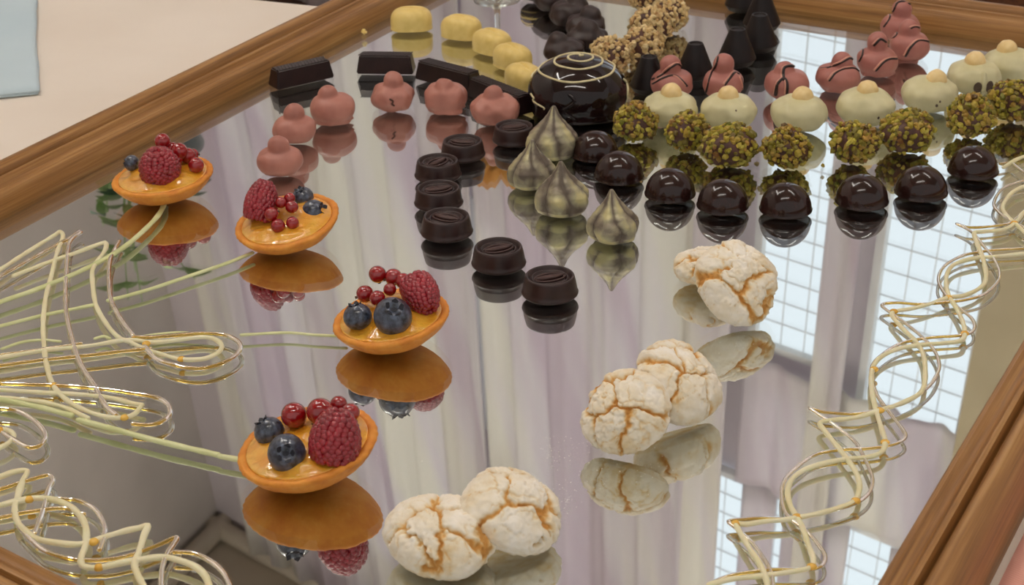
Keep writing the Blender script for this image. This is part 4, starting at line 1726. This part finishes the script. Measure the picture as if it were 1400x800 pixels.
def curtain(label, s0, s1, t0, t1, off, seed, amp=.012, wl=.085):
    """pleated sheer panel, gathered a little towards the top"""
    bm = bmesh.new()
    ns = max(8, int((s1 - s0) / wl * 14))
    nt = 14
    g_ = {}
    org = PA(s0, t0, off)
    for i in range(ns + 1):
        u = i / ns
        s = s0 + (s1 - s0) * u
        ph = 2 * PI * s / wl + 1.8 * noise.noise(Vector((s * 7, seed, 0)))
        for j in range(nt + 1):
            v = j / nt
            t_ = t0 + (t1 - t0) * v
            w = amp * (.75 + .4 * noise.noise(Vector((s * 11, v * 1.5, seed)))) * math.sin(ph + .5 * noise.noise(Vector((s * 3, v * 2, seed + 4)))) + .25 * amp * math.sin(ph * 2.3 + seed)
            p = PA(s, t_, off + w)
            g_[i, j] = bm.verts.new(p - org)
    for i in range(ns):
        for j in range(nt):
            bm.faces.new((g_[i, j], g_[i + 1, j], g_[i + 1, j + 1], g_[i, j + 1]))
    o = bm_obj('curtain', bm, MAT['curtain'], None, True, org)
    # object X axis is used by the weave stripes: turn it along the wall
    q = AD.to_track_quat('X', 'Z')
    mr = q.to_matrix().to_4x4()
    o.data.transform(mr.inverted())
    o.rotation_euler = mr.to_euler()
    sm = o.modifiers.new('thickness', 'SOLIDIFY')
    sm.thickness = .001
    tag(o, label, 'curtain', 'sheer pleated curtains')


curtain('wide sheer pleated curtain left of the windows, seen in the mirror behind the tartlets', .20, .957, TB + .5, -.06, .055, 1)
curtain('sheer pleated curtain reflected behind the barrel pralines and middle cookies', .964, 1.398, TB + .5, -.06, .055, 2)
curtain('narrow sheer curtain strip reflected between the two bright windows', 1.392, 1.455, TB + .5, -.06, .085, 3)
curtain('sheer pleated curtain reflected left of the brightest window', 1.572, 1.622, TB + .5, -.06, .055, 4)
curtain('short sheer curtain reflected right of the brightest window above the khaki pillar', 1.785, 1.99, -1.06, -.06, .066, 5, .008)
curtain('sheer valance gathered across the head of the brightest windows', 1.455, 1.80, -1.19, -.932, .040, 6, .007)
curtain('narrow sheer upper curtain reflected left of the lowest loop of the right garland', 1.466, 1.524, -.926, -.06, .036, 7, .006)
curtain('sheer upper curtain reflected inside the nearest loops of the right garland', 1.538, 1.652, -.926, -.06, .036, 8, .008)
curtain('sheer upper curtain reflected beside the lower right frame rail', 1.722, 1.85, -.926, -.06, .036, 9, .008)

# plant on a stand beyond the table, seen only in the mirror
pp = rz_(190, 262, .40)
STANDH = 1.03
sroot = empty('plant_stand', (pp.x, pp.y, FLOORZ))
vs, fs = lathe([(0, 0), (.13, 0), (.13, .015), (.03, .03), (.018, .06), (.016, .5), (.02, STANDH - .03), (.10, STANDH - .015), (.10, STANDH), (0, STANDH)], 32)
mesh_obj('pedestal', vs, fs, MAT['wood_dark'], sroot)
tag(sroot, 'dark turned wooden plant stand beyond the table on the left', 'plant stand')
proot = empty('potted_plant', (pp.x, pp.y, FLOORZ + STANDH))
vs, fs = lathe([(0, 0), (.05, 0), (.055, .005), (.075, .10), (.082, .115), (.078, .12), (.07, .115), (.066, .10), (0, .098)], 40)
mesh_obj('pot', vs, fs, MAT['pot'], proot)
rnd = random.Random(21)
gs, gl_, gd = Geo(), Geo(), Geo()
for k in range(10):
    a = rnd.uniform(0, 2 * PI)
    L = rnd.uniform(.08, .17)
    lean = rnd.uniform(.25, .95)
    pts = [Vector((.02 * math.cos(a), .02 * math.sin(a), .10))]
    for j in range(1, 7):
        u = j / 6
        r = .02 + L * lean * u
        pts.append(Vector((r * math.cos(a + .2 * u), r * math.sin(a + .2 * u), .10 + L * (u * 1.35 - lean * .75 * u * u))))
    sp_ = spline(pts, .01)
    gs.add(*tube(sp_, .0016, 5, taper=lambda u: 1 - .6 * u))
    for q in range(4, len(sp_), 3):
        for sd in (-1, 1):
            c = sp_[q]
            ang = a + sd * 1.0 + rnd.uniform(-.3, .3)
            ln = rnd.uniform(.022, .042)
            d = Vector((math.cos(ang), math.sin(ang), rnd.uniform(-.3, .4))).normalized()
            sv = d.cross(Vector((0, 0, 1))).normalized()
            up = sv.cross(d)
            vs = []
            for i in range(6):
                u = i / 5
                w = ln * .26 * math.sin(PI * min(1, u * .92 + .04))
                m = c + d * (ln * u) - Vector((0, 0, ln * .25 * u * u))
                vs += [m - sv * w + up * (w * .3), m, m + sv * w + up * (w * .3)]
            fs = []
            for i in range(5):
                fs += [(i * 3, i * 3 + 1, i * 3 + 4, i * 3 + 3), (i * 3 + 1, i * 3 + 2, i * 3 + 5, i * 3 + 4)]
            (gd if rnd.random() < .25 else gl_).add(vs, fs)
gs.build('stalks', MAT['leaf'], proot)
gl_.build('foliage', MAT['leaf'], proot)
gd.build('foliage', MAT['leaf_dark'], proot)
tag(proot, 'leafy green potted plant on the stand, seen only as a reflection by the left tartlet', 'plant')

# ------------------------------------------------------------------ light
def tube_lamp(x, y, z, L, az, label):
    root = empty('ceiling_lamp', (x, y, z), az)
    bm = bmesh.new()
    bmesh.ops.create_cube(bm, size=1, matrix=Matrix.Translation((0, 0, .045)) @ Matrix.Diagonal((L + .06, .10, .05, 1)))
    bmesh.ops.bevel(bm, geom=bm.edges[:], offset=.008, segments=2, affect='EDGES')
    bm_obj('housing', bm, MAT['metal'], root)
    g = Geo()
    g.add(*tube([(-L / 2, 0, 0), (L / 2, 0, 0)], .018, 16))
    g.build('fluorescent_tube', MAT['tube'], root)
    tag(root, label, 'lamp', 'ceiling tube lamps')


tube_lamp(-.55, 1.35, ZC - .07, 1.0, .1, 'white ceiling tube lamp above the left part of the table')
tube_lamp(.85, 1.15, ZC - .07, 1.0, -.75, 'white ceiling tube lamp above the right part of the table')
tube_lamp(-.2, .1, ZC - .07, 1.2, 0, 'white ceiling tube lamp above where the camera stands')

tube_lamp(-.95, 1.75, ZC - .07, 1.0, 1.57, 'added white ceiling tube lamp brightening the left wall and curtains')  # unseen lamp added to brighten the back of the room

w = bpy.data.worlds.new('world')
SC.world = w
w.use_nodes = True
bg = w.node_tree.nodes['Background']
bg.inputs[0].default_value = (1.0, .965, .92, 1)
bg.inputs[1].default_value = .6

vs_ = SC.view_settings
vs_.view_transform = 'Standard'
vs_.look = 'None'
vs_.exposure = 0.0
vs_.gamma = 1.0
vs_.use_curve_mapping = False
SC.cycles.max_bounces = 14
SC.cycles.transparent_max_bounces = 16
SC.cycles.glossy_bounces = 8
SC.cycles.transmission_bounces = 12
SC.cycles.use_denoising = True
SC.cycles.blur_glossy = .6
